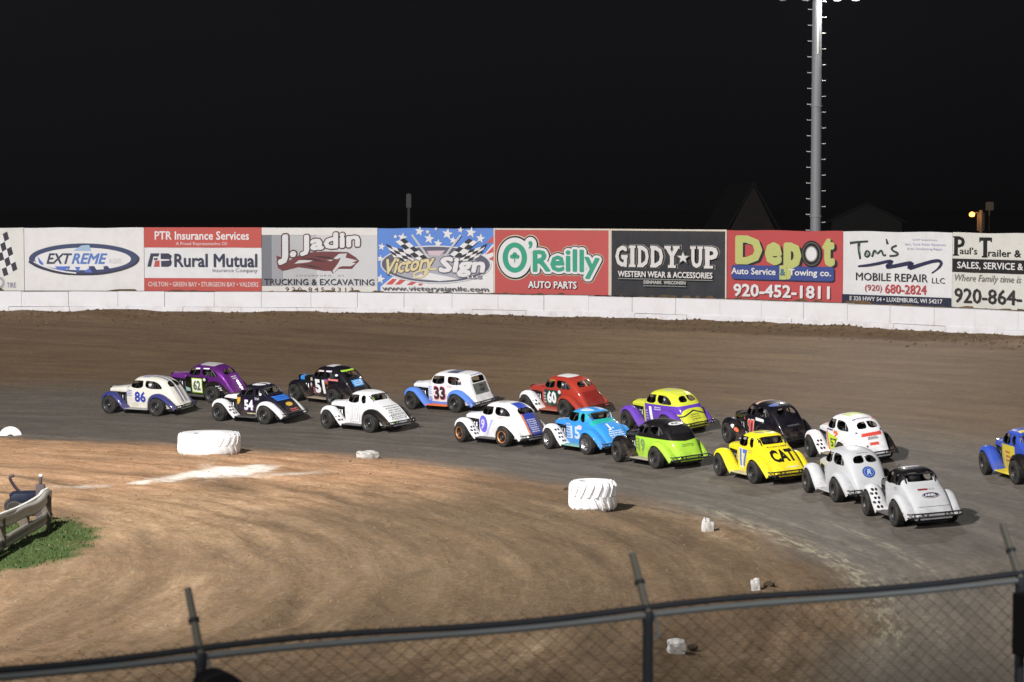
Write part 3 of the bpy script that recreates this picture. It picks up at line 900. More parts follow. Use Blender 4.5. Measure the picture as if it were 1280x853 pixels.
           ('sticker', 'side', 'ell', (-.58, .76, .07, .06), (.6, .6, .6)), ('sticker', 'rear', 'poly', [(-.005, .92), (.03, .92), (.03, 1.10), (-.005, 1.10)], (.5, .4, .38)), ('sticker', 'side', 'bars', (.22, -.04, 1.10, 1.15, 1, 9), GOLD), ('sticker', 'side', 'bars', (.22, .08, .36, .72, 4, 44), (.6, .6, .6))] + holes((.56, .64), (.34, .44))),
 dict(num='15', label='sky blue coupe race car with teal window surrounds, white front mudguard and chrome wheels', style='coupe', f=(687.8, 561.3), r=(734.7, 568),
   base=SKY, layers=[([('z', .90, 1.16), ('x', -.72, .5)], (.03, .36, .48)), ([('x', -.78, -.60), ('z', .8, 1.0)], TEAL), ([('z', 1.20, 2), ('ay', .1, .36), ('x', -.30, .10)], (.50, .62, .75))],
   ff=WHT, rf=SKY, hood=[SKY, [([('ay', .05, .15)], (.6, .65, .75))]], rb=(.20, .42, .36), rim=(.55, .55, .58), chrome=True, helmet=(.5, .5, .5),
   decals=[('rear_lettering', 'rear', 'text', ('J.', -.16, .06, .66, .82, dict(off=.03, ref=.03)), WHT), ('rear_lettering', 'rear', 'bars', (-.24, .28, .46, .66, 4, 23), (.7, .75, .8)), ('race_number', 'side', 'text', ('15', .05, -.42, .36, .72, dict(off=.05, ref=.05)), (.50, .58, .75), .005),
           ('sticker', 'side', 'bars', (.44, .02, .34, .80, 6, 17), (.6, .65, .8)), ('sticker', 'side', 'ell', (-.40, .70, .12, .07), (.6, .5, .62)), ('sticker', 'rftop', 'ell', (-1.16, .46, .08, .05), (.6, .65, .75)), ('sticker', 'rftop', 'bars', (-1.24, -1.42, .28, .34, 1, 3), WHT)] + holes((.50, .57), (.28, .38, .48, .58))),
 dict(num='1', label='yellow and purple fastback race car number 1 with a chevron across its back', style='fastback', f=(785.5, 537), head=56, fr=True,
   base=LYEL, layers=[([('z', .60, .83), ('x', -1.4, .30)], PURP), ([('z', 0, .60), ('x', -.62, .30)], PURP), ([((0, .35, 1), .66, .70), ('x', -2, -.9)], (.02, .02, .03)), ([((0, .35, 1), .50, .66), ('x', -2, -1.2)], LYEL), ([('z', 1.24, 2), ('ay', .06, .2), ('x', -.3, 0)], (.5, .52, .3))],
   ff=PURP, rf=PURP, hood=[LYEL, []], rb=DGREY, rim=(.06, .06, .06), helmet=(.78, .78, .78),
   decals=[('race_number', 'side', 'text', ('1', -.02, -.20, .32, .76, dict(off=.07, ref=.07, shear=-.1)), (.75, .75, .78), .007), ('rear_lettering', 'rear', 'bars', (-.18, .18, .42, .60, 3, 33), (.12, .13, .05)), ('sticker', 'side', 'bars', (-.26, -.60, .66, .78, 2, 41), (.7, .7, .75)),
           ('sticker', 'side', 'bars', (.25, .05, .36, .66, 4, 43), (.5, .5, .6))]),
 dict(num='19', label='race car with black roof and lime green lower body, black front mudguard', style='fastback', f=(775, 578.3), r=(820, 584.8),
   base=LIME, layers=[([((0, -.10, 1), .72, 9)], BLK)], ff=BLK, rf=LIME, hood=[BLK, []], rb=(.33, .30, .26), rim=(.05, .05, .05), helmet=None, norear=True,
   decals=[('sticker', 'roof', 'ell', (-.0, -.62, .21, .09), (.62, .62, .64)), ('sticker', 'roof', 'text', ('RR', -.12, .12, -.66, -.58, dict(off=.03, ref=.03)), BLK, .008), ('rear_lettering', 'rear', 'bars', (-.18, .22, .58, .66, 2, 19), (.06, .12, .03)),
           ('race_number', 'side', 'text', ('19', .14, -.22, .36, .72, dict(off=.05, ref=.05)), (.17, .26, .10), .006), ('sticker', 'side', 'bars', (.30, .20, .40, .72, 4, 90), (.1, .2, .05))]),
 dict(num='97', label='glossy black fastback race car number 97 with a red number and white sticker', style='fastback', f=(911.8, 553.5), head=64, fr=True,
   base=(.004, .004, .009), layers=[([('z', 1.2, 2), ('x', .04, .22)], (.55, .38, .28)), ([('z', 1.18, 2), ('y', .05, .30), ('x', -.66, -.44)], (.10, .14, .36))], ff=(.004, .004, .009), rf=(.004, .004, .009), hood=[BLK, []], rb=(.4, .4, .4), rim=(.06, .06, .06), helmet=(.8, .8, .8),
   decals=[('race_number', 'side', 'text', ('97', .06, -.34, .36, .76, dict(off=.09, ref=.09)), (.72, .55, .55), .005), ('race_number', 'side', 'text', ('97', .03, -.31, .38, .74, dict(off=.05, ref=.05)), (.62, .06, .05), .009), ('sticker', 'side', 'poly', [(-.40, .74), (-.82, .72), (-.82, .80), (-.40, .83)], WHT),
           ('sticker', 'ffside', 'ell', (.66, .50, .06, .07), (.75, .7, .7)), ('sticker', 'fftrail', 'ell', (.62, .42, .05, .06), (.7, .12, .03)), ('sticker', 'side', 'poly', [(.5, .24), (.14, .24), (.18, .36), (.46, .36)], (.55, .55, .58)), ('sticker', 'rear', 'bars', (-.22, .22, .60, .68, 1, 2), (.10, .10, .11)),
           ('sticker', 'side', 'poly', [(.36, .70), (.30, .78), (.22, .70)], (.6, .1, .08))]),
 dict(num='CAT', label='bright yellow coupe race car with big black CAT letters on its back', style='coupe', f=(902, 596), r=(943, 603.3),
   base=YEL, layers=[([('z', 1.235, 2), ('ay', .04, .3), ('x', -.2, .10)], (.30, .30, .12))], ff=YEL, rf=YEL, hood=[YEL, []], rb=(.45, .42, .25), rim=(.05, .05, .05), helmet=(.05, .05, .08), tail=YEL,
   decals=[('rear_lettering', 'rear', 'text', ('CAT', -.34, .32, .55, .82, dict(off=.07, ref=.07)), (.010, .010, .010), .006), ('rear_accent', 'rear', 'poly', [(.35, .80), (.38, .80), (.44, .42), (.38, .42)], (.010, .010, .010), .007),
           ('race_number', 'side', 'text', ('17', .10, -.34, .34, .78, dict(off=.05, ref=.05, shear=.1)), (.06, .14, .50), .006), ('race_number', 'side', 'poly', [(.14, .28), (.14, .82), (-.14, .80), (-.10, .28)], (.60, .58, .45), .003), ('sticker', 'rear', 'bars', (-.30, .34, .86, .90, 1, 5), (.12, .10, .03)),
           ('sticker', 'side', 'bars', (-.36, -.62, .70, .80, 2, 55), (.5, .35, .1)), ('sticker', 'rear', 'bars', (-.1, .3, .40, .46, 1, 6), (.6, .6, .5))]),
 dict(num='57', label='white fastback race car with a lime door panel and red lettering on its tail', style='fastback', f=(1015, 571), head=71, fr=True,
   base=WHT, layers=[([('z', 1.24, 2), ('ay', 0, .22), ('x', -.35, .14)], (.48, .60, .16)), ([((.5, 0, 1), .52, .58), ('x', -.42, .36), ('ay', .3, 1)], (.70, .12, .03))], ff=WHT, rf=WHT, hood=[WHT, [([('ay', .05, .2)], (.7, .45, .4))]], rb=(.25, .22, .18), rim=(.06, .06, .06), helmet=(.2, .2, .25), rrf=BLK,
   decals=[('number_panel', 'side', 'poly', [(.08, .26), (.16, .74), (-.46, .64), (-.52, .40), (-.50, .26)], (.55, .68, .03)), ('race_number', 'side', 'text', ('57', .0, -.42, .36, .60, dict(off=.03, ref=.03)), (.05, .08, .02), .008), ('sticker', 'side', 'poly', [(.22, .26), (.30, .78), (.18, .76), (.10, .26)], (.62, .10, .07)),
           ('rear_lettering', 'rear', 'bars', (-.28, .30, .72, .84, 2, 7), (.62, .07, .05)), ('rear_lettering', 'rear', 'poly', [(-.29, .735), (.31, .755), (.31, .83), (-.25, .80)], (.62, .07, .05), .003), ('rear_lettering', 'rear', 'bars', (-.14, .16, .50, .60, 2, 17), (.62, .07, .05)), ('rear_lettering', 'rear', 'poly', [(-.12, .52), (.14, .535), (.13, .585), (-.10, .57)], (.62, .07, .05), .003), ('sticker', 'rear', 'poly', [(-.14, .65), (.18, .66), (.14, .72), (-.12, .72)], (.3, .3, .3)),
           ('sticker', 'roof', 'bars', (-.30, .26, -.66, -.56, 1, 21), (.06, .03, .16)), ('sticker', 'roof', 'poly', [(.27, -.56), (.33, -.56), (.33, -.66), (.27, -.66)], (.6, .05, .07)), ('sticker', 'side', 'poly', [(-.24, .73), (-.46, .74), (-.46, .82), (-.24, .82)], ORG), ('sticker', 'side', 'poly', [(.3, .80), (-.2, .80), (-.2, .84), (.1, .84)], (.08, .05, .16)),
           ('sticker', 'ffside', 'bars', (.95, .66, .60, .68, 2, 4), (.75, .35, .35)), ('sticker', 'rftop', 'bars', (-.9, -1.15, .58, .68, 2, 8), (.75, .25, .18)), ('sticker', 'rear', 'ell', (-.36, .84, .025, .025), (.05, .05, .08)), ('sticker', 'rear', 'ell', (.33, .86, .03, .025), (.05, .05, .2)), ('sticker', 'rear', 'ell', (-.21, .50, .025, .025), (.02, .02, .02))] + holes()),
 dict(num='W', label='silvery white fastback race car with a round blue emblem on its tail', style='fastback', f=(1013, 617.6), r=(1045.5, 625.7),
   base=(.46, .47, .49), layers=[], ff=(.50, .51, .53), rf=(.46, .47, .49), hood=[(.46, .47, .49), []], rb=(.40, .40, .42), rim=(.06, .06, .06), helmet=None, rough=.35, rrf=BLK,
   decals=[('emblem', 'rear', 'ell', (.0, .72, .155, .125), (.025, .06, .26)), ('emblem', 'rear', 'ell', (.0, .72, .12, .095), (.20, .28, .52), .007), ('emblem', 'rear', 'ell', (.0, .72, .105, .083), (.03, .07, .30), .010), ('emblem', 'rear', 'text', ('R', -.05, .06, .665, .775, dict(off=.02, ref=.02, shear=.2)), (.45, .52, .7), .013),
           ('sticker', 'roof', 'bars', (-.15, .16, -.70, -.65, 1, 2), (.10, .06, .16)), ('sticker', 'rftop', 'ell', (-1.08, .62, .09, .025), (.42, .43, .45)), ('sticker', 'side', 'bars', (.15, .0, .60, .76, 3, 6), (.5, .45, .5))]),
 dict(num='A', label='white coupe race car with black top and oval emblem on its tail', style='coupe', f=(1089.7, 646.8), r=(1118, 655.8),
   base=(.47, .48, .50), layers=[([('z', .875, 2), ('x', -.74, .7)], (.005, .005, .007)), ([('x', .05, .20), ('z', 1.2, 2), ('ay', 0, .2)], (.5, .5, .62))], ff=(.55, .56, .58), rf=(.48, .49, .51), hood=[BLK, []], rb=DGREY, rim=(.06, .06, .06), helmet=None, tail=(.5, .51, .53),
   decals=[('emblem', 'rear', 'ell', (.04, .685, .20, .055), (.16, .05, .05)), ('emblem', 'rear', 'ell', (.04, .685, .185, .045), (.6, .6, .62), .006), ('emblem', 'rear', 'ell', (.04, .687, .175, .040), (.020, .022, .07), .009), ('emblem', 'rear', 'text', ('ARBL', -.10, .16, .668, .710, dict(off=.03, ref=.03)), (.62, .62, .65), .012),
           ('sticker', 'rear', 'bars', (-.18, .04, .785, .815, 1, 8), (.30, .03, .03)), ('sticker', 'rear', 'poly', [(-.19, .782), (.03, .782), (.03, .815), (-.19, .815)], (.18, .02, .02), .002), ('sticker', 'rear', 'ell', (.12, .80, .08, .02), (.35, .36, .38)), ('sticker', 'rftop', 'bars', (-1.28, -1.38, .33, .39, 1, 4), (.05, .05, .06)),
           ('sticker', 'side', 'bars', (-.38, -.62, .74, .82, 2, 5), (.35, .36, .4)), ('deck_seam', 'rear', 'poly', [(-.34, .470), (.38, .470), (.38, .478), (-.34, .478)], (.12, .12, .13))] + holes((.52, .60), (.28, .37, .46, .55, .63))),
 dict(num='B', label='blue and yellow race car with a black rear mudguard, trailing behind the pack', style='coupe', f=(1234.7, 595.4), r=(1271, 603.3),
   base=(.03, .07, .40), layers=[([('z', .2, .84), ('x', -.5, .6)], (.55, .45, .04))], ff=(.03, .08, .42), rf=BLK, hood=[(.03, .08, .42), []], rb=(.65, .52, .03), rim=(.06, .06, .06), helmet=(.4, .1, .08),
   decals=[('sticker', 'side', 'bars', (.0, -.3, .4, .72, 3, 8), (.5, .12, .10)), ('sticker', 'roof', 'poly', [(-.3, -.1), (-.1, -.1), (-.1, -.25), (-.3, -.25)], (.6, .5, .1))]),
]

def heading_of(c):
    if 'f' in c and 'r' in c:
        R = hit_ground(*c['r'])
        best, bh = 1e9, 0
        for i in range(200):
            h = math.radians(20 + i * 0.3)
            p = R + Vector((-math.cos(h), math.sin(h), 0)) * 1.85
            px = 640 + p.x / p.y * F_PX * (1 / (CP - SP * ((p.z - CAM_H) / p.y)))   # perspective of the level point
            e = abs(px - c['f'][0])
            if e < best: best, bh = e, h
        g = hit_ground(*c['f']) - R
        h2 = math.atan2(g.y, -g.x)
        return 0.8 * bh + .2 * h2, R, hit_ground(*c['f'])
    return math.radians(c['head']), hit_ground(*c.get('r', c.get('f'))), None

def place(c):
    h, A, Bp = heading_of(c)
    fwd = Vector((-math.cos(h), math.sin(h), 0)); lft = Vector((0, 0, 1)).cross(fwd)
    cy = .622
    if Bp is not None:
        mid = (A + Bp) / 2 - fwd * ((AXF + AXR) / 2) - lft * cy
    else:
        ax = AXF if c.get('fr') else AXR
        mid = A - fwd * ax - lft * cy
    P = lambda x, y: (lambda q: Vector((q.x, q.y, gz(q.x, q.y))))(mid + fwd * x + lft * y)
    a, b, d, e = P(AXF, .62), P(AXF, -.62), P(AXR, .62), P(AXR, -.62)
    X = ((a + b) / 2 - (d + e) / 2).normalized()
    Yv = ((a + d) / 2 - (b + e) / 2); Yv = (Yv - X * X.dot(Yv)).normalized()
    Z = X.cross(Yv)
    cen = (a + b + d + e) / 4 - X * ((AXF + AXR) / 2) - Z * .008
    M = Matrix((X, Yv, Z)).transposed().to_4x4(); M.translation = cen
    return M

GROUP = 'vintage style race cars circling the dirt oval'
M_RIMD = flat((.028, .028, .03), .4, .4, grime=.3)
for ci, c in enumerate(CARS):
    M = place(c)
    root = empty('race_car')
    root.matrix_world = M
    tag(root, c['label'], 'race car', GROUP)
    bme, bvh = BODY[c['style']]
    pm = paint(c['base'], c['layers'], rough=c.get('rough', .45), metal=c.get('metal', 0))
    link('body', bme, [pm, PLAIN2[1]], root)
    hc, hl = c['hood']
    link('hood', HOOD, paint(hc, hl), root)
    link('grille', GRILLE, [M_CHROME, M_DARK], root)
    link('engine', ENGINE, [M_ENG, M_STEEL], root)
    ffm, rfm = paint(c['ff']), paint(c['rf'])
    link('front_fender', FF_L, ffm, root); link('front_fender', FF_R, ffm, root)
    link('rear_fender', RF_L, rfm, root); link('rear_fender', RF_R, paint(c['rrf']) if 'rrf' in c else rfm, root)
    rbm = flat(c['rb'], .5, grime=.5)
    link('running_board', RB_L, rbm, root); link('running_board', RB_R, rbm, root)
    link('rear_bumper', BUMR, M_BUMP, root); link('front_bumper', BUMF, M_BUMP, root)
    link('tail_panel', TAILP, paint(c.get('tail', c['base'])), root)
    link('roll_cage', CAGE, M_STEEL if ci % 3 else M_DARK, root, loc=(-.30, 0, 0)); link('seat', SEAT, M_DARK, root, loc=(-.10, .09, 0))
    link('steering_wheel', STEER, M_DARK, root, loc=(-.09, .09, 0)); link('exhaust_pipe', EXH, M_CHROME if c['num'] in ('A', 'CAT') else M_STEEL, root); link('chassis', FLOORP, M_DARK, root)
    rmat = flat(c['rim'], .2 if c.get('chrome') else .4, .9 if c.get('chrome') else .3, grime=.4)
    for ax in (AXF, AXR):
        for s in (1, -1):
            steer = math.radians(random.uniform(-9, -3)) if ax == AXF else 0
            w = link('wheel', TYRE, M_TYRE, root, loc=(ax, s * .622, TR), rot=(random.uniform(-.01, .01), random.uniform(0, 6), steer + (0 if s > 0 else PI)))
            w.rotation_mode = 'XYZ'
            # keep spin about the axle while the axle stays level
            w.matrix_local = Matrix.Translation((ax, s * .622, TR)) @ Matrix.Rotation(steer + (0 if s > 0 else PI), 4, 'Z') @ Matrix.Rotation(random.uniform(0, 6), 4, 'Y')
            link('rim', RIM, [rmat, M_CHROME, M_HOLE, rmat if c.get('chrome') else M_RIMD], w)
    if c.get('norear'):
        # blanked windows of the closed top
        c['decals'] = c['decals'] + [('window_cover', 'rear', 'poly', [(-.29, .92), (.29, .92), (.25, 1.11), (-.25, 1.11)], (.012, .012, .014), .006)]
    if c.get('onewin'):
        c['decals'] = c['decals'] + [('window_bar', 'rear', 'poly', [(-.03, .94), (.03, .94), (.03, 1.085), (-.03, 1.085)], (.014, .014, .016), .003)]
    for (nm, colr), mb in decal_parts(c['decals'], bvh, FF_BVH, RF_BVH).items():
        if mb.f: link(nm, mb.mesh(nm, recalc=False, smooth=False), flat(colr, .4), root)
    if c.get('helmet'):
        who = {'86': 'cream number 86', '62': 'purple number 62', '54': 'black number 54 with white mudguards', '51': 'black number 51', '10': 'plain white number 10', '33': 'white boxy number 33', '9': 'white blue-striped orange-wheeled', '60': 'dark red number 60',
               '15': 'sky blue', '1': 'yellow and purple', '97': 'glossy black number 97', 'CAT': 'yellow CAT lettered', '57': 'white red-lettered', 'B': 'blue and yellow'}[c['num']]
        d = link('person', DRIVER, flat((.05, .055, .07), .8), None)
        d.matrix_world = M @ Matrix.Translation((-.09, .09, 0))
        tag(d, 'helmeted driver seated at the wheel of the %s race car' % who, 'person', 'drivers inside the race cars')
        link('helmet', HELMET, flat(c['helmet'], .25), d); link('visor', VISOR, M_DARK, d)
# ------------------------------------------------------------------ ground
def grass_mask(X, Y):
    n = vnoise(X * .9, Y * .5, 51) + .6 * vnoise(X * 2.7, Y * 1.4, 52)
    return sstep(-8.75, -9.35, X + .75 * n + .05 * (Y - 51.5) ** 2) * sstep(46.6, 48.2, Y + 1.2 * n) * sstep(56.5, 55.0, Y + .7 * n)

def ground():
    def axis(lo, hi, step, far_lo, far_hi):
        mid = list(np.arange(lo, hi + 1e-6, step))
        a, s = [], step
        v = lo
        while v > far_lo: s *= 1.35; v -= s; a.append(v)
        b, s = [], step
        v = hi
        while v < far_hi: s *= 1.35; v += s; b.append(v)
        return np.array(a[::-1] + mid + b)
    xs = axis(-24, 20, .16, -900, 900)
    ys = np.concatenate([axis(36, 60, .16, -60, 60.01)[:-1], axis(60, 104, .20, 59.9, 1500)[1:]])
    ys = np.unique(np.round(ys, 4))
    ys = ys[np.concatenate([[True], np.diff(ys) > .05])]
    X, Y = np.meshgrid(xs, ys, indexing='ij')
    Z = ground_z(X, Y, True)
    dx, dy = X - CX, Y - CY
    r = np.hypot(dx, dy); th = np.arctan2(dy, dx); arc = th * 33
    me = bpy.data.meshes.new('dirt_ground')
    nx, ny = X.shape
    co = np.stack([X, Y, Z], -1).reshape(-1, 3)
    idx = np.arange(nx * ny).reshape(nx, ny)
    q = np.stack([idx[:-1, :-1], idx[1:, :-1], idx[1:, 1:], idx[:-1, 1:]], -1).reshape(-1, 4)
    me.vertices.add(len(co)); me.vertices.foreach_set('co', co.ravel())
    me.loops.add(q.size); me.loops.foreach_set('vertex_index', q.ravel())
    me.polygons.add(len(q)); me.polygons.foreach_set('loop_start', np.arange(0, q.size, 4)); me.polygons.foreach_set('loop_total', np.full(len(q), 4))
    me.polygons.foreach_set('use_smooth', np.ones(len(q), dtype=bool))
    me.update(calc_edges=True); me.validate()
    def attr(nm, a):
        at = me.attributes.new(nm, 'FLOAT', 'POINT'); at.data.foreach_set('value', np.ascontiguousarray(a, dtype=np.float32).ravel())
    pv = me.attributes.new('polar', 'FLOAT_VECTOR', 'POINT')
    pv.data.foreach_set('vector', np.stack([r, arc, np.zeros_like(r)], -1).astype(np.float32).ravel())
    edge = RIN - .4 + .9 * vnoise(arc * .25, r * 0, 31) + .5 * vnoise(arc * .9, r * .5, 32) - 1.4 * sstep(20, 42, arc)
    attr('infield', sstep(1.0, -1.0, r - edge))
    rw = r_wall(th)
    attr('upper', sstep(.36, .62, (r - RIN) / (rw - RIN) + .10 * vnoise(arc * .1, r * .3, 33)))
    attr('moist', np.clip(sstep(68, 57, Y + 7 * vnoise(X * .12, Y * .06, 34) + 3 * vnoise(X * .4, Y * .18, 36)) * (.72 + .28 * sstep(-12, 0, X)) + sstep(0, 5, X + 3 * vnoise(X * .3, Y * .1, 35)) * .8, 0, 1))
    n1 = vnoise(X * 1.3, Y * .5, 41) + .5 * vnoise(X * 3.1, Y * 1.2, 42)
    ch = np.exp(-(((X + 7.6) / 1.5) ** 2 + ((Y - 66.0 - .9 * (X + 7.6)) / 1.5) ** 2)) * 1.7 + n1 * .9
    chalk = sstep(.45, .95, ch) * np.exp(-(((X + 7.6) / 2.4) ** 2 + ((Y - 65.8) / 4.0) ** 2))
    ch2 = np.exp(-((Y - (64.8 + .55 * (X + 7))) / .35) ** 2) * sstep(-12.5, -9.5, X) * sstep(-4.6, -6.2, X) * sstep(-.1, .25, n1 + .15)
    chalk = np.maximum(chalk, .75 * ch2)
    lo = np.where(arc < 11, sstep(-9, -5, arc), sstep(15, 10.5, arc))
    l1 = np.exp(-((r - 33.2 - .35 * vnoise(arc * .3, 0 * r, 45)) / .34) ** 2) * lo
    l2 = np.exp(-((r - 34.7 - .02 * (arc - 4)) / .16) ** 2) * sstep(.5, 2, arc) * sstep(10, 7, arc) * .8 + .45 * np.exp(-((r - 34.0) / .16) ** 2) * lo
    attr('lime', np.clip(l1 + l2, 0, 1))
    attr('chalk', np.clip(chalk, 0, 1))
    gr = grass_mask(X, Y)
    attr('grass', gr)
    attr('pale', sstep(50, 41, Y + 4 * vnoise(arc * .4, r * .3, 71)) * (r > 30))  # grandstand light on the near track, painted in as a paler dirt colour
    rt = np.zeros_like(r)
    for rc, wd, _d in RUTS:
        rt = np.maximum(rt, rut_fade(arc, r, rc) * np.exp(-(rut_path(arc, r, rc) / wd) ** 2))
    dark = sstep(-.04, .26, .16 * sstep(-6, 3, X) + vnoise(X * .16 + 3, Y * .09, 61) + .6 * vnoise(X * .5, Y * .28, 62) + .25 * np.exp(-((X - 1) / 6) ** 2 - ((Y - 52) / 6) ** 2))
    attr('rut', np.clip(np.maximum(rt, .75 * dark), 0, 1) * sstep(72, 62, Y))
    m, nt, b = new_mat('packed_dirt')
    A = lambda n: N(nt, 'ShaderNodeAttribute', attribute_name=n)
    pol = A('polar').outputs['Vector']
    geo = N(nt, 'ShaderNodeNewGeometry')
    def vscale(v, s):
        n = N(nt, 'ShaderNodeVectorMath', operation='MULTIPLY'); nt.links.new(v, n.inputs[0]); n.inputs[1].default_value = s; return n.outputs[0]
    streak = noise(nt, vscale(pol, (1.5, .10, 1)), 1.0, 6, .68)
    streak2 = noise(nt, vscale(pol, (4.5, .35, 1)), 1.0, 5, .65)
    fine = noise(nt, geo.outputs['Position'], 7.0, 6, .7)
    clod = noise(nt, geo.outputs['Position'], 2.2, 5, .6)
    big = noise(nt, geo.outputs['Position'], .22, 4, .6)
    patch = noise(nt, vscale(pol, (2.6, .55, 1)), 1.0, 6, .72)
    var = math_node(nt, 'ADD', math_node(nt, 'MULTIPLY', streak, .30), math_node(nt, 'ADD', math_node(nt, 'MULTIPLY', streak2, .12), math_node(nt, 'ADD', math_node(nt, 'MULTIPLY', fine, .28), math_node(nt, 'MULTIPLY', patch, .30))))
    track = ramp(nt, var, [(.40, (.072, .063, .054)), (.50, (.112, .097, .083)), (.60, (.172, .146, .120))])
    upper = ramp(nt, var, [(.38, (.088, .058, .034)), (.50, (.138, .091, .052)), (.62, (.20, .136, .078))])
    dry = ramp(nt, var, [(.40, (.27, .145, .072)), (.50, (.42, .245, .138)), (.60, (.56, .35, .21))])
    wet = ramp(nt, var, [(.38, (.066, .044, .024)), (.47, (.145, .100, .058)), (.54, (.222, .158, .096)), (.64, (.37, .28, .185))])
    ridge = math_node(nt, 'SUBTRACT', 1.0, A('rut').outputs['Fac'])
    inf = mix_col(nt, math_node(nt, 'MULTIPLY', A('moist').outputs['Fac'], .9), dry, wet)
    inf = mix_col(nt, math_node(nt, 'MULTIPLY', ramp(nt, big, [(.42, 0.0), (.62, 1.0)]), .35), inf, wet)
    inf = mix_col(nt, math_node(nt, 'MULTIPLY', math_node(nt, 'MULTIPLY', A('rut').outputs['Fac'], ramp(nt, patch, [(.34, 0.2), (.52, 1.0)])), .80), inf, (.070, .047, .028))
    wn = N(nt, 'ShaderNodeTexNoise'); wn.inputs['Scale'].default_value = .45; wn.inputs['Detail'].default_value = 3; nt.links.new(geo.outputs['Position'], wn.inputs['Vector'])
    w1 = N(nt, 'ShaderNodeVectorMath', operation='SUBTRACT'); nt.links.new(wn.outputs['Color'], w1.inputs[0]); w1.inputs[1].default_value = (.5, .5, .5)
    w2 = N(nt, 'ShaderNodeVectorMath', operation='MULTIPLY'); nt.links.new(w1.outputs[0], w2.inputs[0]); w2.inputs[1].default_value = (2.6, 7.0, 0)
    w3 = N(nt, 'ShaderNodeVectorMath', operation='ADD'); nt.links.new(w2.outputs[0], w3.inputs[0]); nt.links.new(pol, w3.inputs[1])
    wpol = w3.outputs[0]
    gap = ramp(nt, noise(nt, geo.outputs['Position'], .6, 4, .65), [(.40, .15), (.62, 1.0)])
    # thin scratches and ridges left by tyres, following the direction of travel
    sc1 = noise(nt, vscale(wpol, (5.0, .22, 1)), 1.0, 6, .72); sc2 = noise(nt, vscale(wpol, (7.0, .35, 1)), 1.0, 5, .7)
    inf = mix_col(nt, math_node(nt, 'MULTIPLY', math_node(nt, 'MULTIPLY', ramp(nt, sc1, [(.52, 0.0), (.64, 1.0)]), gap), .55), inf, (.075, .050, .030))
    inf = mix_col(nt, math_node(nt, 'MULTIPLY', math_node(nt, 'MULTIPLY', ramp(nt, sc2, [(.54, 0.0), (.70, 1.0)]), gap), .16), inf, (.46, .35, .235))
    grit = noise(nt, geo.outputs['Position'], 16.0, 4, .75)
    inf = mix_col(nt, math_node(nt, 'MULTIPLY', ramp(nt, grit, [(.53, 0.0), (.66, 1.0)]), .42), inf, (.060, .040, .025))
    col = mix_col(nt, A('upper').outputs['Fac'], track, upper)
    col = mix_col(nt, math_node(nt, 'MULTIPLY', A('pale').outputs['Fac'], .85), col, ramp(nt, var, [(.38, (.12, .098, .072)), (.50, (.20, .165, .125)), (.62, (.30, .25, .19))]))  # lightens the near track's colour where the grandstand lights would brighten it
    col = mix_col(nt, A('infield').outputs['Fac'], col, inf)
    ck = math_node(nt, 'MULTIPLY', A('chalk').outputs['Fac'], ramp(nt, fine, [(.30, .45), (.55, 1.0)]), clamp=True)
    limen = noise(nt, vscale(pol, (8.0, 1.3, 1)), 1.0, 5, .7)
    lk = math_node(nt, 'MULTIPLY', A('lime').outputs['Fac'], ramp(nt, limen, [(.47, 0.0), (.62, 1.0)]), clamp=True)
    col = mix_col(nt, math_node(nt, 'MULTIPLY', lk, .50), col, (.55, .51, .36))
    col = mix_col(nt, ck, col, (.84, .80, .73))
    gcol = ramp(nt, fine, [(.3, (.022, .038, .010)), (.6, (.040, .062, .016)), (.8, (.11, .095, .045))])
    col = mix_col(nt, A('grass').outputs['Fac'], col, gcol)
    nt.links.new(col, b.inputs['Base Color'])
    nt.links.new(math_node(nt, 'ADD', math_node(nt, 'MULTIPLY', A('infield').outputs['Fac'], .24), .72), b.inputs['Roughness']); b.inputs['Specular IOR Level'].default_value = .16
    bump = N(nt, 'ShaderNodeBump'); nt.links.new(math_node(nt, 'ADD', math_node(nt, 'MULTIPLY', A('infield').outputs['Fac'], .55), .16), bump.inputs['Strength']); bump.inputs['Distance'].default_value = .06
    nt.links.new(math_node(nt, 'ADD', math_node(nt, 'MULTIPLY', fine, .6), math_node(nt, 'ADD', clod, math_node(nt, 'ADD', math_node(nt, 'MULTIPLY', streak2, .6), math_node(nt, 'MULTIPLY', sc1, .7)))), bump.inputs['Height'])
    nt.links.new(bump.outputs[0], b.inputs['Normal'])
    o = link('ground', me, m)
    tag(o, 'packed dirt of the banked oval and its infield', None, None, 'structure')
    return o
GROUND = ground()

# ------------------------------------------------------------------ short grass in the corner of the infield
def grass():
    n = 18000
    X = RNG.uniform(-24, -6.5, n * 3); Y = RNG.uniform(38, 57, n * 3)
    g = grass_mask(X, Y)
    k = (RNG.random(n * 3) < g) & (X > -13 - (Y - 40) * .02); X, Y = X[k], Y[k]
    Z = ground_z(X, Y, True)
    mb = MB()
    for x, y, z in zip(X, Y, Z):
        a = random.random() * 6.28; h = random.uniform(.02, .06); w = random.uniform(.010, .022); l = random.uniform(-.03, .03)
        dx, dy = math.cos(a) * w, math.sin(a) * w
        mb.v += [(x - dx, y - dy, z - .01), (x + dx, y + dy, z - .01), (x + l, y + random.uniform(-.03, .03), z + h)]
        k = len(mb.v); mb.f.append([k - 3, k - 2, k - 1]); mb.m.append(random.choice((0, 0, 1, 2)))
    o = link('grass', mb.mesh('grass', recalc=False, smooth=False), [flat((.026, .050, .009), .7, grime=0), flat((.040, .072, .014), .7, grime=0), flat((.085, .085, .028), .7, grime=0)])
    tag(o, 'short green grass beside the guardrail', 'grass', None, 'stuff')
grass()

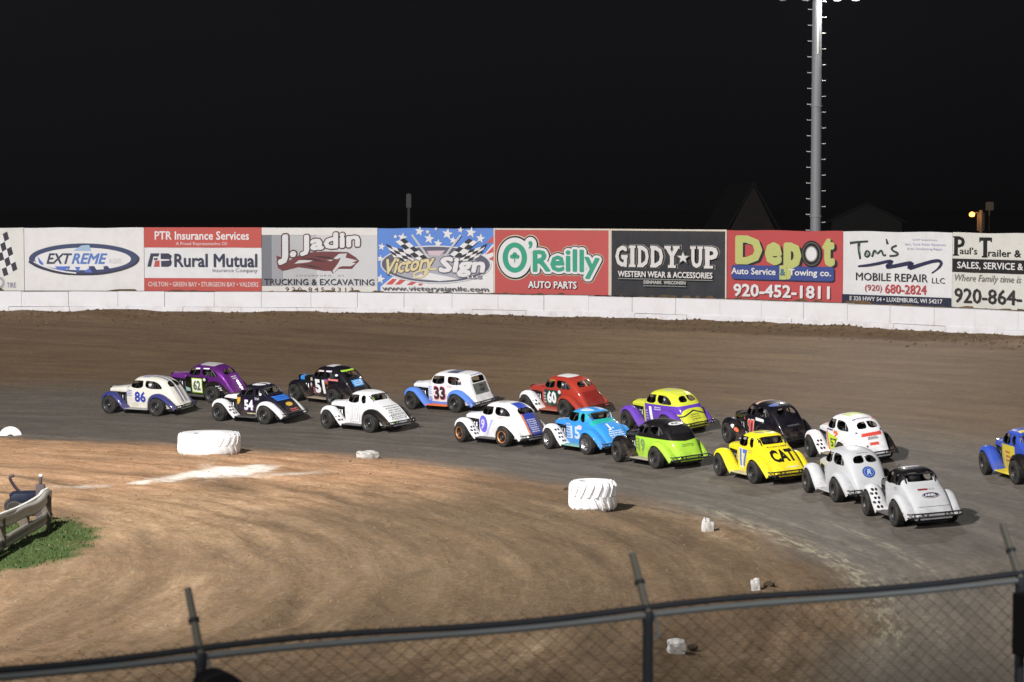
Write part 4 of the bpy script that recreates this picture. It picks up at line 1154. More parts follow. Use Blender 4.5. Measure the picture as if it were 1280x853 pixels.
# loose clods and pebbles scattered over the dirt
def clods():
    mb = MB()
    def lump(x, y, z, s, mi):
        vs = []
        for p in ((1, 0, 0), (-1, 0, 0), (0, 1, 0), (0, -1, 0), (0, 0, 1), (0, 0, -1)):
            k = s * random.uniform(.6, 1.2); vs.append((x + p[0] * k, y + p[1] * k, z + p[2] * k * .7))
        mb.add(vs, [(0, 2, 4), (2, 1, 4), (1, 3, 4), (3, 0, 4), (2, 0, 5), (1, 2, 5), (3, 1, 5), (0, 3, 5)], mi)
    n = 1800
    th = RNG.uniform(-.5, 2.0, n); rr = RNG.uniform(16, 33, n)
    X = CX + rr * np.cos(th); Y = CY + rr * np.sin(th); Z = ground_z(X, Y, True)
    for x, y, z in zip(X, Y, Z): lump(x, y, z, random.uniform(.012, .035) * (1.6 if random.random() < .06 else 1), random.choice((0, 0, 0, 2)))
    n = 2200
    th = RNG.uniform(.3, 1.7, n); rr = r_wall(th) - np.abs(RNG.normal(0, .55, n)) - .1
    X = CX + rr * np.cos(th); Y = CY + rr * np.sin(th); Z = ground_z(X, Y, True)
    for x, y, z in zip(X, Y, Z): lump(x, y, z, random.uniform(.02, .085), random.choice((2, 2, 2, 0)))
    o = link('dirt_clods', mb.mesh('dirt_clods', smooth=False), [flat((.17, .115, .065), .9), flat((.40, .30, .19), .9), flat((.11, .072, .042), .9)])
    tag(o, 'loose dirt clods scattered over infield and wall foot', 'dirt', None, 'stuff')
clods()

# ------------------------------------------------------------------ concrete wall round the outside of the turn
def wall_pt(th, off):
    r = float(r_wall(th)) + off
    return CX + r * math.cos(th), CY + r * math.sin(th)
def wall():
    root = empty('concrete_wall', (*wall_pt(1.1, 0), 2.9))
    bpy.context.view_layer.update()
    inv = Matrix.Translation(-Vector(root.location))
    up, lo = MB(), MB()
    th0, th1 = float(TH_N[0]) + .02, float(TH_N[-1]) - .01
    # arc length table
    ths = np.linspace(th1, th0, 3000); P = np.array([wall_pt(t, 0) for t in ths])
    s = np.concatenate([[0], np.cumsum(np.hypot(*np.diff(P, axis=0).T))])
    def strip(mb, d, z0, z1, L, jit):
        x = 0
        while x < s[-1] - .3:
            e = min(x + L * random.uniform(.96, 1.04), s[-1])
            tz, off = random.uniform(-jit, jit) * .6, random.uniform(-jit, jit) * .5
            tilt = random.uniform(-jit, jit) * .6
            rows = []
            for u in np.linspace(x + .008, e - .008, 5):
                t = float(np.interp(u, s, ths)); k = (u - x) / (e - x) - .5
                row = []
                for o_, z in ((-d, z0), (-d, z1 - .02), (-d + .02, z1), (d - .02, z1), (d, z1 - .02), (d, z0)):
                    px, py = wall_pt(t, o_ + off); row.append(inv @ Vector((px, py, z + (tz + tilt * k if z > z0 else 0))))
                rows.append(row)
            n0 = len(mb.v); mb.grid(rows)
            mb.f.append([n0 + i for i in range(6)]); mb.m.append(0)
            n1 = len(mb.v) - 6; mb.f.append([n1 + i for i in range(6)]); mb.m.append(0)
            x = e
    strip(up, .20, 3.12, 3.70, 1.9, .022)
    strip(lo, .235, 2.3, 3.115, 2.3, .02)
    m, nt, b = new_mat('white_painted_concrete')
    tc = N(nt, 'ShaderNodeTexCoord')
    n1 = noise(nt, tc.outputs['Object'], 1.4, 6, .7); n2 = noise(nt, tc.outputs['Object'], 9, 4, .6)
    sp = N(nt, 'ShaderNodeSeparateXYZ'); nt.links.new(tc.outputs['Object'], sp.inputs[0])
    mp = N(nt, 'ShaderNodeMapRange'); nt.links.new(sp.outputs[2], mp.inputs[0]); mp.inputs[1].default_value = .45; mp.inputs[2].default_value = .0
    f = math_node(nt, 'MULTIPLY', ramp(nt, n1, [(.45, 0.0), (.75, 1.0)]), math_node(nt, 'ADD', math_node(nt, 'MULTIPLY', mp.outputs[0], .5), .16))
    col = mix_col(nt, f, (.68, .67, .70), (.34, .27, .21))
    col = mix_col(nt, math_node(nt, 'MULTIPLY', ramp(nt, n2, [(.58, 0.0), (.72, 1.0)]), .12), col, (.40, .36, .32))
    nt.links.new(col, b.inputs['Base Color']); b.inputs['Roughness'].default_value = .75
    link('upper_course', up.mesh('upper_course', smooth=False), m, root); link('lower_course', lo.mesh('lower_course', smooth=False), m, root)
    tag(root, 'long white painted concrete block wall around the outside of the turn', 'wall')
wall()
# ------------------------------------------------------------------ advertising banners behind the wall
BZ0, BZ1 = 3.70, 6.17
def mute(c):
    g = sum(c) / 3
    return tuple(.90 * (v * .90 + g * .10) + .004 for v in c)

class Banner:
    def __init__(s, i, label, box, bg, top=0.0, gap=.02, border=None):
        (xa, ya), (xb, yb) = NODES[i], NODES[i + 1]
        s.W = math.hypot(xb - xa, yb - ya) - gap; s.H = BZ1 + top - BZ0
        s.root = empty('billboard', (xa, ya, BZ0), math.atan2(yb - ya, xb - xa))
        tag(s.root, label, 'billboard', 'advertising boards along the outside wall')
        s.b = box; s.parts = {}; s.n = 0
        bgm = flat(mute(bg), .6, grime=.32)
        mb = MB(); rows = []
        for j in range(25):                       # vinyl sheet with slight waves between its fixings
            u = j / 24
            rows.append([(u * s.W, -.05 + .012 * math.sin(u * 19 + i) * math.sin(PI * k / 6), k / 6 * s.H + (.012 * math.sin(u * 11 + i * 2) if k == 6 else 0)) for k in range(7)])
        mb.grid(rows); mb.box(0, s.W, -.035, .02, .01, s.H - .02)
        link('panel', mb.mesh('panel', smooth=False), bgm, s.root)
        fr = MB()
        for x in (.06, s.W * .33, s.W * .66, s.W - .06): fr.box(x - .05, x + .05, .03, .13, -.8, s.H - .05)
        link('post', fr.mesh('post', smooth=False), flat((.10, .085, .07), .8), s.root) if False else None
        for x in (.06, s.W * .5, s.W - .06):
            p = MB(); p.box(x - .05, x + .05, .03, .13, -.8, s.H - .06); link('post', p.mesh('post', smooth=False), flat((.10, .085, .07), .8), s.root)
        if border:
            e = MB(); e.box(0, s.W, -.075, -.04, s.H - .05, s.H + .012); e.box(0, .055, -.075, -.04, 0, s.H - .05); e.box(s.W - .055, s.W, -.075, -.04, 0, s.H - .05)
            link('edging', e.mesh('edging', smooth=False), flat(border, .6, grime=.4), s.root)
    def mp(s, p):
        x0, y0, x1, y1 = s.b
        return ((p[0] - x0) / (x1 - x0) * s.W, (1 - (p[1] - y0) / (y1 - y0)) * s.H)
    def _put(s, part, col, pts, faces, step=.0022):
        s.d = getattr(s, 'd', -.066) - step
        y = s.d
        d = s.parts.setdefault(part, ({}, MB()))
        mi = d[0].setdefault(col, len(d[0]))
        d[1].add([(max(.0, min(s.W, a)), y, max(0.0, min(s.H + .06, b))) for a, b in pts], faces, mi)
    def poly(s, part, col, pts):
        q = [s.mp(p) for p in pts]; s._put(part, col, q, [list(range(len(q)))])
    def polys(s, part, col, lst):
        P, F = [], []
        for pts in lst:
            k = len(P); P += [s.mp(p) for p in pts]; F.append(list(range(k, k + len(pts))))
        s._put(part, col, P, F)
    def rect(s, part, col, x0, y0, x1, y1): s.poly(part, col, [(x0, y0), (x1, y0), (x1, y1), (x0, y1)])
    def ell(s, part, col, cx, cy, rx, ry): s.poly(part, col, ellipse(cx, cy, rx, ry, 48))
    def ring(s, part, col, cx, cy, rx, ry, ix, iy, ox=0, oy=0):
        a, b = ellipse(cx, cy, rx, ry, 48), ellipse(cx + ox, cy + oy, ix, iy, 48)
        s._put(part, col, [s.mp(p) for p in a + b], [(k, (k + 1) % 48, 48 + (k + 1) % 48, 48 + k) for k in range(48)])
    def text(s, body, x0, x1, y0, y1, col, off=.02, shear=0, space=1, warp=None, part=None, outline=()):
        """heavier weights and outlines are copies of the glyphs shifted round a small circle, each a hair behind the next"""
        if part is None: s.k = getattr(s, 'k', 0) + 1; part = 'lettering.%d' % s.k
        rv, fs = glyphs(body, 0.0, shear, space)
        ax0, ax1 = min(p[0] for p in rv), max(p[0] for p in rv); ay0, ay1 = min(p[1] for p in rv), max(p[1] for p in rv)
        g = off * .62
        sx = (x1 - x0) / (ax1 - ax0 + 2 * g); sy = (y1 - y0) / (ay1 - ay0 + 2 * g)
        sm = (sx + sy) / 2
        for o_, c_ in list(outline) + [(off, col)]:
            o_ = o_ * .62 * sm
            n = 1 if o_ == 0 else (6 if o_ < .05 * sm else 14)
            sh = [(0, 0)] + ([] if n == 1 else [(o_ * math.cos(2 * PI * k / n), o_ * math.sin(2 * PI * k / n)) for k in range(n)]) + ([] if o_ < .08 * sm else [(.5 * o_ * math.cos(2 * PI * k / 8), .5 * o_ * math.sin(2 * PI * k / 8)) for k in range(8)])
            for dx, dy in sh:
                p = [(x0 + g * sx + (a - ax0) * sx + dx, y1 - g * sy - (b - ay0) * sy + dy) for a, b in rv]
                if warp: p = [warp(*q) for q in p]
                s._put(part, c_, [s.mp(q) for q in p], fs, .0003)
            s.d -= .0015
    def line(s, part, col, pts, w):
        """a brush stroke of varying width (in picture units)"""
        pts = smooth_line([(a, b, 0) for a, b in pts], 2); k = len(pts); A, B = [], []
        for i, p in enumerate(pts):
            t = (pts[min(i + 1, k - 1)] - pts[max(i - 1, 0)]).normalized()
            ww = w(i / (k - 1)) if callable(w) else w
            n = Vector((-t.y, t.x, 0)) * ww / 2
            A.append((p.x + n.x, p.y + n.y)); B.append((p.x - n.x, p.y - n.y))
        s._put(part, col, [s.mp(q) for q in A + B], [(i, i + 1, k + i + 1, k + i) for i in range(k - 1)])
    def done(s):
        for part, (cols, mb) in s.parts.items():
            mats = [flat(mute(c), .6, grime=.2) for c in cols]
            part = part.split('.')[0]; link(part, mb.mesh(part, recalc=False, smooth=False), mats, s.root)

W_ = (.70, .69, .70); K_ = (.020, .022, .035)
def checks(B, part, x0, y0, ux, uy, vx, vy, nx, ny, wave=0):
    def P(a, b):
        w = wave * math.sin(a / nx * 5.2)
        return (x0 + ux * a + vx * b, y0 + uy * a + vy * b + w)
    B.poly(part, W_, [P(nx * k / 12, 0) for k in range(13)] + [P(nx * k / 12, ny) for k in range(12, -1, -1)])
    B.polys(part, K_, [[P(a, b), P(a + 1, b), P(a + 1, b + 1), P(a, b + 1)] for a in range(nx) for b in range(ny) if (a + b) % 2 == 0])

# plain outer boards past the picture's left edge carry the end of a chequered-flag board
B = Banner(1, 'white board with a chequered flag at the far left end of the row', (-465, 60, 117, 335), (.66, .65, .62))
checks(B, 'emblem', -28, 108, 22, -10, 9.5, 33, 3, 5, 2)
B.ring('emblem', (.35, .35, .36), -2, 300, 26, 26, 14, 14)
B.text('TIRE', 34, 78, 300, 322, (.15, .15, .25), off=.02); B.done()

B = Banner(2, 'white board with a blue oval logo reading EXTREME', (8, 20, 1280, 680), (.70, .68, .68))
B.ring('emblem', (.05, .06, .11), 645, 348, 588, 164, 575, 150); B.ell('emblem', W_, 650, 340, 560, 140)
B.ring('emblem', (.03, .05, .13), 645, 345, 580, 157, 500, 118, -2, 2)
B.ell('emblem', W_, 600, 352, 478, 112)
B.poly('emblem', (.30, .45, .62), [(530, 262), (620, 205), (700, 200), (725, 265)])
B.polys('emblem', (.06, .14, .55), [[(330, 425), (480, 425), (440, 470), (390, 475)], [(455, 425), (500, 425), (475, 470)], [(545, 430), (605, 430), (580, 488)], [(640, 485), (700, 440), (735, 490)], [(150, 320), (215, 400), (200, 425), (165, 385)]])
B.polys('emblem', (.03, .035, .12), [[(690, 425), (750, 420), (800, 495), (740, 500)], [(850, 425), (890, 418), (940, 470), (1000, 440), (1050, 455), (930, 490), (860, 490)]])
B.line('emblem', (.02, .02, .05), [(55, 375), (160, 440), (400, 500), (645, 512), (900, 495), (1120, 440), (1225, 370), (1222, 320)], lambda u: 22 - 10 * abs(u - .5))
B.line('emblem', W_, [(110, 375), (220, 430), (400, 478), (560, 495)], 14)
B.text('EXT', 245, 520, 287, 400, (.035, .04, .09), off=.05, shear=.32); B.text('REME', 512, 895, 287, 400, (.06, .17, .50), off=.05, shear=.32)
B.text('AUDIO', 905, 1042, 340, 395, (.50, .50, .56), off=.0, shear=.2); B.done()

RD = (.50, .058, .045)
B = Banner(3, 'red and white insurance board reading Rural Mutual', (703, 48, 1275, 352), (.68, .68, .70))
B.rect('colour_band', RD, 703, 46, 1275, 143); B.rect('colour_band', RD, 703, 290, 1275, 352)
B.text('PTR Insurance Services', 755, 1215, 64, 106, W_, off=.03); B.text('A Proud Representative Of:', 858, 1110, 116, 136, (.62, .50, .50), off=.02)
NB = (.025, .032, .07)
B.text('Rural Mutual', 850, 1255, 172, 238, NB, off=.045); B.text('Insurance Company', 1037, 1255, 243, 266, (.14, .15, .2), off=0)
B.polys('emblem', NB, [[(735, 171), (778, 171), (772, 186), (748, 186), (736, 235), (718, 235)], [(752, 194), (770, 194), (766, 203), (750, 203)], [(784, 171), (822, 171), (838, 182), (832, 200), (838, 212), (834, 228), (820, 235), (786, 235), (786, 208), (826, 206), (826, 198), (784, 198)]])
B.poly('emblem', RD, [(757, 206), (778, 206), (778, 235), (750, 235)])
B.text('CHILTON • GREEN BAY • STURGEON BAY • VALDERS', 722, 1260, 308, 331, (.66, .55, .54), off=.02); B.done()

MAR = (.15, .028, .032)
B = Banner(4, 'grey trucking and excavating board with a maroon wolf under the name J. Jadin', (28, 38, 1270, 710), (.44, .44, .46))
B.rect('colour_band', (.16, .17, .20), 28, 112, 135, 655); B.rect('colour_band', (.30, .30, .33), 135, 112, 250, 655); B.rect('colour_band', (.55, .55, .57), 620, 112, 1270, 655)
B.rect('colour_band', (.68, .66, .64), 28, 36, 1270, 112); B.rect('colour_band', (.66, .64, .60), 28, 655, 1270, 712)
B.poly('emblem', MAR, [(185, 330), (200, 460), (250, 492), (420, 452), (560, 470), (700, 492), (770, 490), (795, 522), (850, 470), (1000, 468), (1040, 420), (1078, 385), (1040, 345), (950, 290), (700, 285), (480, 300), (330, 380)])
B.polys('emblem', (.035, .012, .014), [[(440, 350), (600, 360), (740, 400), (600, 385)], [(430, 420), (560, 430), (690, 465), (560, 452)], [(560, 330), (760, 340), (820, 370), (690, 355)]])
B.polys('emblem', (.55, .55, .56), [[(380, 415), (430, 378), (580, 380), (540, 398), (470, 408)], [(800, 360), (860, 310), (945, 305), (930, 350), (1000, 365), (1055, 380), (1000, 400), (1040, 410), (985, 440), (900, 440), (860, 450), (800, 515), (790, 490), (850, 410), (880, 350), (835, 368)], [(730, 375), (800, 372), (770, 388)]])
def jw(x, y): return (x, y + (640 - x) * .085)
B.text('J.', 200, 405, 75, 395, (.62, .62, .64), off=.07, warp=jw, outline=((.135, MAR), (.10, K_)))
B.text('Jadin', 440, 1090, 100, 318, (.66, .66, .68), off=.07, warp=jw, outline=((.135, MAR), (.10, K_)))
B.text('LUXEMBURG, WI', 400, 910, 530, 548, (.35, .30, .32), off=0, space=1.5)
B.text('TRUCKING & EXCAVATING', 55, 1240, 575, 640, K_, off=.015); B.text('920 845 9313', 285, 1015, 664, 706, (.12, .06, .07), off=.0, space=1.4); B.done()

FB = (.075, .22, .66)
B = Banner(5, 'stars and stripes board reading Victory Sign with crossed chequered flags', (30, 48, 1265, 710), FB)
B.poly('colour_band', W_, [(700, 712), (700, 560), (1180, 300), (1265, 200), (1265, 712)]); B.poly('colour_band', W_, [(60, 655), (230, 520), (760, 560), (760, 712), (60, 712)])
B.polys('colour_band', (.55, .07, .07), [[(115, 632), (190, 570), (240, 575), (185, 632)], [(215, 632), (270, 578), (335, 585), (270, 632)], [(340, 634), (390, 600), (450, 605), (400, 636)], [(1190, 200), (1265, 120), (1265, 190)], [(1180, 315), (1265, 230), (1265, 290)], [(1215, 360), (1265, 330), (1265, 380)], [(460, 636), (480, 615), (520, 620), (500, 640)]])
for x, y, r in ((480, 80, 52), (585, 155, 58), (780, 105, 60), (1030, 90, 58), (1130, 150, 52), (680, 205, 50), (300, 145, 55), (75, 240, 42), (60, 365, 40), (60, 575, 55), (840, 170, 42), (920, 65, 34), (570, 85, 26), (225, 135, 26), (660, 55, 20)):
    B.poly('emblem', W_, star(x, y, r, PI * .95, 1.0))
B.ell('emblem', (.62, .62, .66), 655, 420, 592, 196); B.ell('emblem', (.10, .10, .15), 655, 420, 578, 184); B.ell('emblem', (.36, .36, .42), 655, 445, 500, 140); B.poly('emblem', W_, [(400, 560), (560, 500), (800, 545), (900, 570), (700, 590)])
B.polys('emblem', (.60, .45, .52), [[(560, 280), (760, 275), (700, 330), (600, 325)]])
checks(B, 'emblem', 320, 150, 52, 42, -46, 18, 5, 2, 0); checks(B, 'emblem', 120, 205, 62, 22, 22, 36, 4, 4, 8)
checks(B, 'emblem', 1010, 150, -50, 42, 46, 18, 5, 2, 0); checks(B, 'emblem', 1205, 200, -62, 24, -22, 34, 4, 4, 8)
B.line('emblem', (.50, .50, .54), [(405, 115), (590, 360)], 22); B.line('emblem', (.50, .50, .54), [(925, 115), (760, 330)], 22)
GO = (.66, .56, .30)
def vw(x, y): return (x, y - (x - 380) * .13)
B.text('Victory', 130, 650, 335, 545, GO, off=.05, shear=.35, warp=vw, outline=((.11, (.10, .08, .06)),))
B.line('emblem', GO, [(670, 465), (560, 470), (440, 500), (420, 540), (480, 560), (560, 530), (600, 440)], 20)
B.text('Sign', 690, 1190, 340, 545, W_, off=.07, shear=.12, outline=((.13, (.12, .12, .17)),)); B.text('LLC', 1000, 1150, 530, 558, W_, off=.03, outline=((.12, (.10, .10, .14)),))
B.text('www.victorysignllc.com', 85, 1225, 645, 702, (.10, .10, .11), off=.03); B.done()

ORD = (.50, .065, .062); ORG_ = (.02, .33, .21); CRM = (.62, .55, .38)
B = Banner(6, 'red auto parts board reading O’Reilly in green letters with a shamrock', (38, 68, 637, 403), ORD, border=(.58, .52, .44))
def ow(x, y): return (x, y + 8 - 26 * math.sin(max(0, min(1, (x - 200) / 400)) * PI * .95) * (.55 if y < 240 else .25))
for o_, c_ in ((.235, CRM), (.205, K_), (.15, W_)):
    B.text('Reilly', 245, 588, 176, 318, ORG_, off=.045, warp=ow, outline=((o_ * 1.15, c_),), part='emblem')
    k = (o_ - .0) * 155
    B.ell('emblem', c_, 152, 217, 64 + k, 80 + k); B.ell('emblem', c_, 233, 150, 13 + k * .85, 20 + k * .85)
B.ring('emblem', ORG_, 152, 217, 64, 78, 36, 52)
B.text('’', 222, 245, 130, 172, ORG_, off=.04); B.text('Reilly', 245, 588, 176, 318, ORG_, off=.045, warp=ow)
B.polys('emblem', ORG_, [ellipse(152, 200, 12, 11, 14), ellipse(139, 212, 12, 11, 14), ellipse(165, 212, 12, 11, 14), [(148, 212), (156, 212), (153, 245), (149, 240)]])
B.text('AUTO PARTS', 222, 472, 335, 373, W_, off=.045, outline=((.10, (.14, .03, .03)),)); B.done()

CH = (.030, .032, .040); LT = (.66, .63, .62)
B = Banner(7, 'black board reading GIDDY UP in white western letters with a star', (55, 45, 1265, 745), CH, border=(.60, .54, .46))
def western(chars, col, grow):
    for ch_, x0, x1, y0, y1 in chars:
        B.text(ch_, x0 - grow, x1 + grow, y0 - grow, y1 + grow, col, off=.06)
        sl = [] 
        w = (x1 - x0); t = 26
        if ch_ in 'IDP': sl += [(x0 - 10, y0, x0 + w * (.9 if ch_ == 'I' else .35), y0 + t), (x0 - 10, y1 - t, x0 + w * (1.1 if ch_ == 'I' else .5), y1)]
        if ch_ == 'I': sl[0] = (x0 - 14, y0, x1 + 14, y0 + t); sl[1] = (x0 - 14, y1 - t, x1 + 14, y1)
        if ch_ == 'P': sl[1] = (x0 - 12, y1 - t, x0 + w * .62, y1)
        if ch_ == 'Y': sl += [(x0 - 6, y0, x0 + w * .42, y0 + t), (x1 - w * .42, y0, x1 + 6, y0 + t), (x0 + w * .22, y1 - t, x1 - w * .22, y1)]
        if ch_ == 'U': sl += [(x0 - 14, y0, x0 + w * .42, y0 + t), (x1 - w * .42, y0, x1 + 14, y0 + t)]
        if ch_ == 'G': sl += [(x0 + w * .5, 315, x1 + 10, 345), (x1 - 24, y1 - 55, x1, y1)]
        B.polys('lettering', col, [[(a - grow, b - grow), (c - -grow, b - grow), (c + grow, d + grow), (a - grow, d + grow)] for a, b, c, d in sl])
GU = [('G', 125, 245, 215, 440), ('I', 285, 325, 215, 440), ('D', 370, 475, 215, 440), ('D', 505, 628, 215, 440), ('Y', 650, 795, 215, 440), ('U', 925, 1030, 215, 440), ('P', 1065, 1195, 215, 440)]
western(GU, (.22, .23, .22), 12); western(GU, CH, 6); western(GU, LT, 0)
B.poly('emblem', (.22, .23, .22), star(840, 335, 78, PI)); B.poly('emblem', CH, star(840, 335, 70, PI)); B.poly('emblem', LT, star(840, 335, 60, PI))
B.text('WESTERN WEAR & ACCESSORIES', 158, 1142, 480, 545, LT, off=.05); B.rect('colour_band', (.26, .27, .26), 160, 558, 1145, 566)
B.text('DENMARK  WISCONSIN', 432, 868, 576, 612, (.5, .48, .46), off=.05); B.rect('colour_band', (.26, .27, .26), 430, 628, 870, 635); B.done()

LM = (.48, .51, .15)
B = Banner(8, 'red towing board reading Depot in lime letters with a tyre for its o', (40, 60, 525, 357), (.50, .055, .06))
def dep(dx, dy, c):
    B.text('D', 78 + dx, 195 + dx, 82 + dy, 207 + dy, c, off=.09); B.text('e', 207 + dx, 277 + dx, 108 + dy, 209 + dy, c, off=.09); B.text('p', 287 + dx, 358 + dx, 108 + dy, 268 + dy, c, off=.09); B.text('t', 448 + dx, 495 + dx, 86 + dy, 212 + dy, c, off=.09)
dep(7, 7, K_)
p = ellipse(0, 0, 1, 1, 8)
rr = [(62, 216), (70, 210), (482, 210), (492, 216), (492, 262), (484, 270), (72, 270), (62, 264)]
B.poly('colour_band', (.02, .025, .06), [(a + 4, b + 5) for a, b in rr]); B.poly('colour_band', (.035, .065, .27), rr)
dep(0, 0, LM)
B.ell('emblem', (.012, .012, .013), 402, 157, 43, 56); B.ring('emblem', (.10, .10, .10), 402, 157, 38, 50, 34, 45); B.ell('emblem', (.30, .30, .28), 402, 157, 25, 33); B.ell('emblem', W_, 402, 157, 21, 28)
B.rect('colour_band', LM, 270, 208, 298, 268)
B.text('Auto Service', 64, 254, 221, 250, W_, off=.04); B.text('&', 273, 295, 222, 252, (.04, .12, .22), off=.05); B.text('Towing co.', 310, 484, 222, 258, W_, off=.04)
B.text('920-452-1811', 74, 480, 290, 346, W_, off=.05); B.done()

B = Banner(9, 'white mobile repair board with Tom’s in brushed dark green letters over a navy scribble', (33, 45, 800, 545), (.70, .70, .71))
GR = (.035, .055, .045)
B.line('lettering', GR, [(84, 128), (130, 120), (215, 113)], lambda u: 20 - 8 * u); B.line('lettering', GR, [(150, 122), (148, 170), (160, 238)], lambda u: 22 - 9 * u)
B.line('lettering', GR, [(205, 178), (190, 205), (205, 225), (230, 208), (222, 182), (205, 178)], 12)
B.line('lettering', GR, [(245, 220), (262, 165), (282, 205), (312, 165), (325, 212), (345, 205)], 13)
B.line('lettering', GR, [(346, 95), (356, 130)], lambda u: 8 + 10 * u); B.line('lettering', GR, [(420, 138), (380, 155), (395, 178), (432, 190), (420, 208), (370, 212)], 14)
B.polys('lettering', (.20, .36, .26), [[(205, 196), (214, 190), (216, 206), (208, 210)], [(268, 196), (280, 186), (284, 200)], [(150, 150), (156, 148), (160, 190), (154, 188)]])
B.line('emblem', (.020, .024, .075), [(145, 288), (250, 275), (415, 235), (330, 296), (430, 275), (545, 248), (490, 300), (600, 262), (700, 232), (735, 245), (715, 285), (665, 322)], lambda u: 9 + 17 * math.sin(PI * min(1, u * 1.1)) ** .6)
B.text('MOBILE REPAIR', 132, 640, 330, 386, (.03, .03, .04), off=.015); B.text('LLC', 668, 755, 352, 390, (.06, .06, .07), off=0)
B.text('(920)', 198, 320, 412, 468, (.45, .06, .07), off=.01); B.text('680-2824', 342, 632, 405, 470, (.50, .05, .055), off=.03)
B.rect('colour_band', (.022, .026, .055), 33, 485, 800, 545); B.text('E 320 HWY 54 • LUXEMBURG, WI 54217', 90, 742, 497, 531, W_, off=.02)
LB = (.30, .30, .55)
B.text('DOT Inspections', 535, 700, 90, 104, LB, off=0); B.text('Semi, Truck-Trailer, Equipment', 480, 760, 120, 138, LB, off=0); B.text('& Air Conditioning Repair', 495, 735, 150, 168, LB, off=0); B.done()

B = Banner(10, 'cream trailer sales and service board reading Paul’s Trailer at the right end of the row', (800, 52, 1548, 580), (.66, .65, .60))
PK = (.014, .014, .016)
def slabs(l): B.polys('lettering', PK, [[(a, b), (c, b), (c, d), (a, d)] for a, b, c, d in l])
B.text('P', 812, 885, 78, 214, PK, off=.03); slabs([(804, 78, 850, 86), (804, 207, 846, 216), (816, 80, 838, 214)])
B.text('aul’s', 852, 970, 155, 204, PK, off=.02); B.text('T', 985, 1068, 82, 220, PK, off=.03); slabs([(985, 82, 992, 115), (1061, 82, 1068, 115), (1002, 212, 1040, 222), (1012, 84, 1032, 220)])
B.text('railer &', 1045, 1262, 165, 216, PK, off=.02); B.rect('colour_band', PK, 803, 236, 1548, 330)
B.text('SALES, SERVICE &', 838, 1278, 256, 312, W_, off=.03); B.text('Where Family time is', 822, 1265, 345, 408, (.22, .22, .21), off=0, shear=.25)
B.text('920-864-', 820, 1272, 442, 548, (.03, .03, .03), off=.025); B.done()

# ------------------------------------------------------------------ floodlight tower
def tower():
    p = at_depth(1019.5, 290, 95.0); x, y = p.x, 95.0
    root = empty('light_tower', (x, y, 2.6)); tag(root, 'tall galvanised floodlight pole with climbing pegs behind the boards', 'light pole')
    H = 13.2
    mb = MB(); mb.tube([(0, 0, 0), (0, 0, H * .5), (0, 0, H)], [.22, .20, .175], 14)
    for z in (4.0, 8.2): mb.tube([(0, 0, z), (0, 0, z + .06)], .255 - z * .003, 14)
    link('pole', mb.mesh('pole'), flat((.21, .22, .24), .6, .1, grime=.3), root)
    z = 1.4; s = 1; k = 0
    pm = flat((.62, .62, .58), .5)
    while z < H - .3:
        q = MB(); r = .25 - .05 * z / H
        q.tube([(s * (r - .02), 0, z), (s * (r + .13), 0, z), (s * (r + .13), 0, z + .03)], .014, 6)
        link('peg', q.mesh('peg'), pm, root); s = -s; z += .30
    mb = MB(); mb.box(-.03, .03, -.30, -.245, 10.2, 12.4); link('conduit', mb.mesh('conduit', smooth=False), flat((.55, .57, .55), .5), root)
    mb = MB(); mb.box(-1.6, 1.6, -.14, -.04, H - .55, H - .40); mb.box(-1.6, 1.6, -.14, -.04, H + .9, H + 1.05); mb.box(-.08, .08, -.20, .1, H - .9, H + 1.2)
    link('crossarm', mb.mesh('crossarm', smooth=False), flat((.42, .44, .47), .5, .3), root)
    gm = glow((1, .97, .9), 40)
    dk = flat((.10, .10, .11), .5)
    for row, z in enumerate((H - .72, H + .75)):
        for xx in (-1.35, -.45, .72, 1.42):
            on = not (row == 0 and xx < 0)
            M = Matrix.Translation((xx, -.28, z)) @ Matrix.Rotation(math.radians(38), 4, 'X')
            h = MB(); prof = [(.05, .22), (.12, .18), (.20, .05), (.24, -.12), (.245, -.15), (.225, -.13)]
            h.lathe([(r, q) for r, q in prof], 20, 'y'); h.v = [tuple(M @ Vector(v)) for v in h.v]
            f = link('floodlight', h.mesh('floodlight'), dk, root)
            g = MB(); g.lathe([(.001, -.125), (.225, -.125)], 20, 'y'); g.v = [tuple(M @ Vector(v)) for v in g.v]
            link('lens', g.mesh('lens', recalc=False), gm if on else flat((.25, .25, .25), .2), f)
    return x, y, 2.6 + H
TX, TY, TZ = tower()

# ------------------------------------------------------------------ things in the dark beyond the track
def dark_house(px, py_base, Y, w, d, h, rise, rot, label, wallc, roofc, win=False):
    p = at_depth(px, py_base, Y)
    root = empty('house', (p.x, Y, 2.5), rot); tag(root, label, 'house')
    mb = MB(); z1 = h
    mb.prism([(-w / 2, 0), (w / 2, 0), (w / 2, z1), (0, z1 + rise), (-w / 2, z1)], -d / 2, d / 2, 'xz')
    link('wall', mb.mesh('wall', smooth=False), flat(wallc, .8), root)
    r = MB(); t = .12
    for s in (-1, 1): r.prism([(0, z1 + rise + .02), (0, z1 + rise + t + .02), (s * (w / 2 + .35), z1 - .12 + t), (s * (w / 2 + .35), z1 - .12)], -d / 2 - .3, d / 2 + .3, 'xz')
    link('roof', r.mesh('roof', smooth=False), flat(roofc, .8), root)
    wn = MB(); wn.box(-.5, .5, -d / 2 - .05, -d / 2 - .01, h * .4, h * .4 + 1.2); link('window', wn.mesh('window', smooth=False), flat((.02, .02, .025), .2), root)
dark_house(926, 285, 165, 3.6, 8, 2.2, 3.6, .1, 'dark house with a steep gable barely showing above the black board', (.018, .014, .011), (.009, .008, .008))
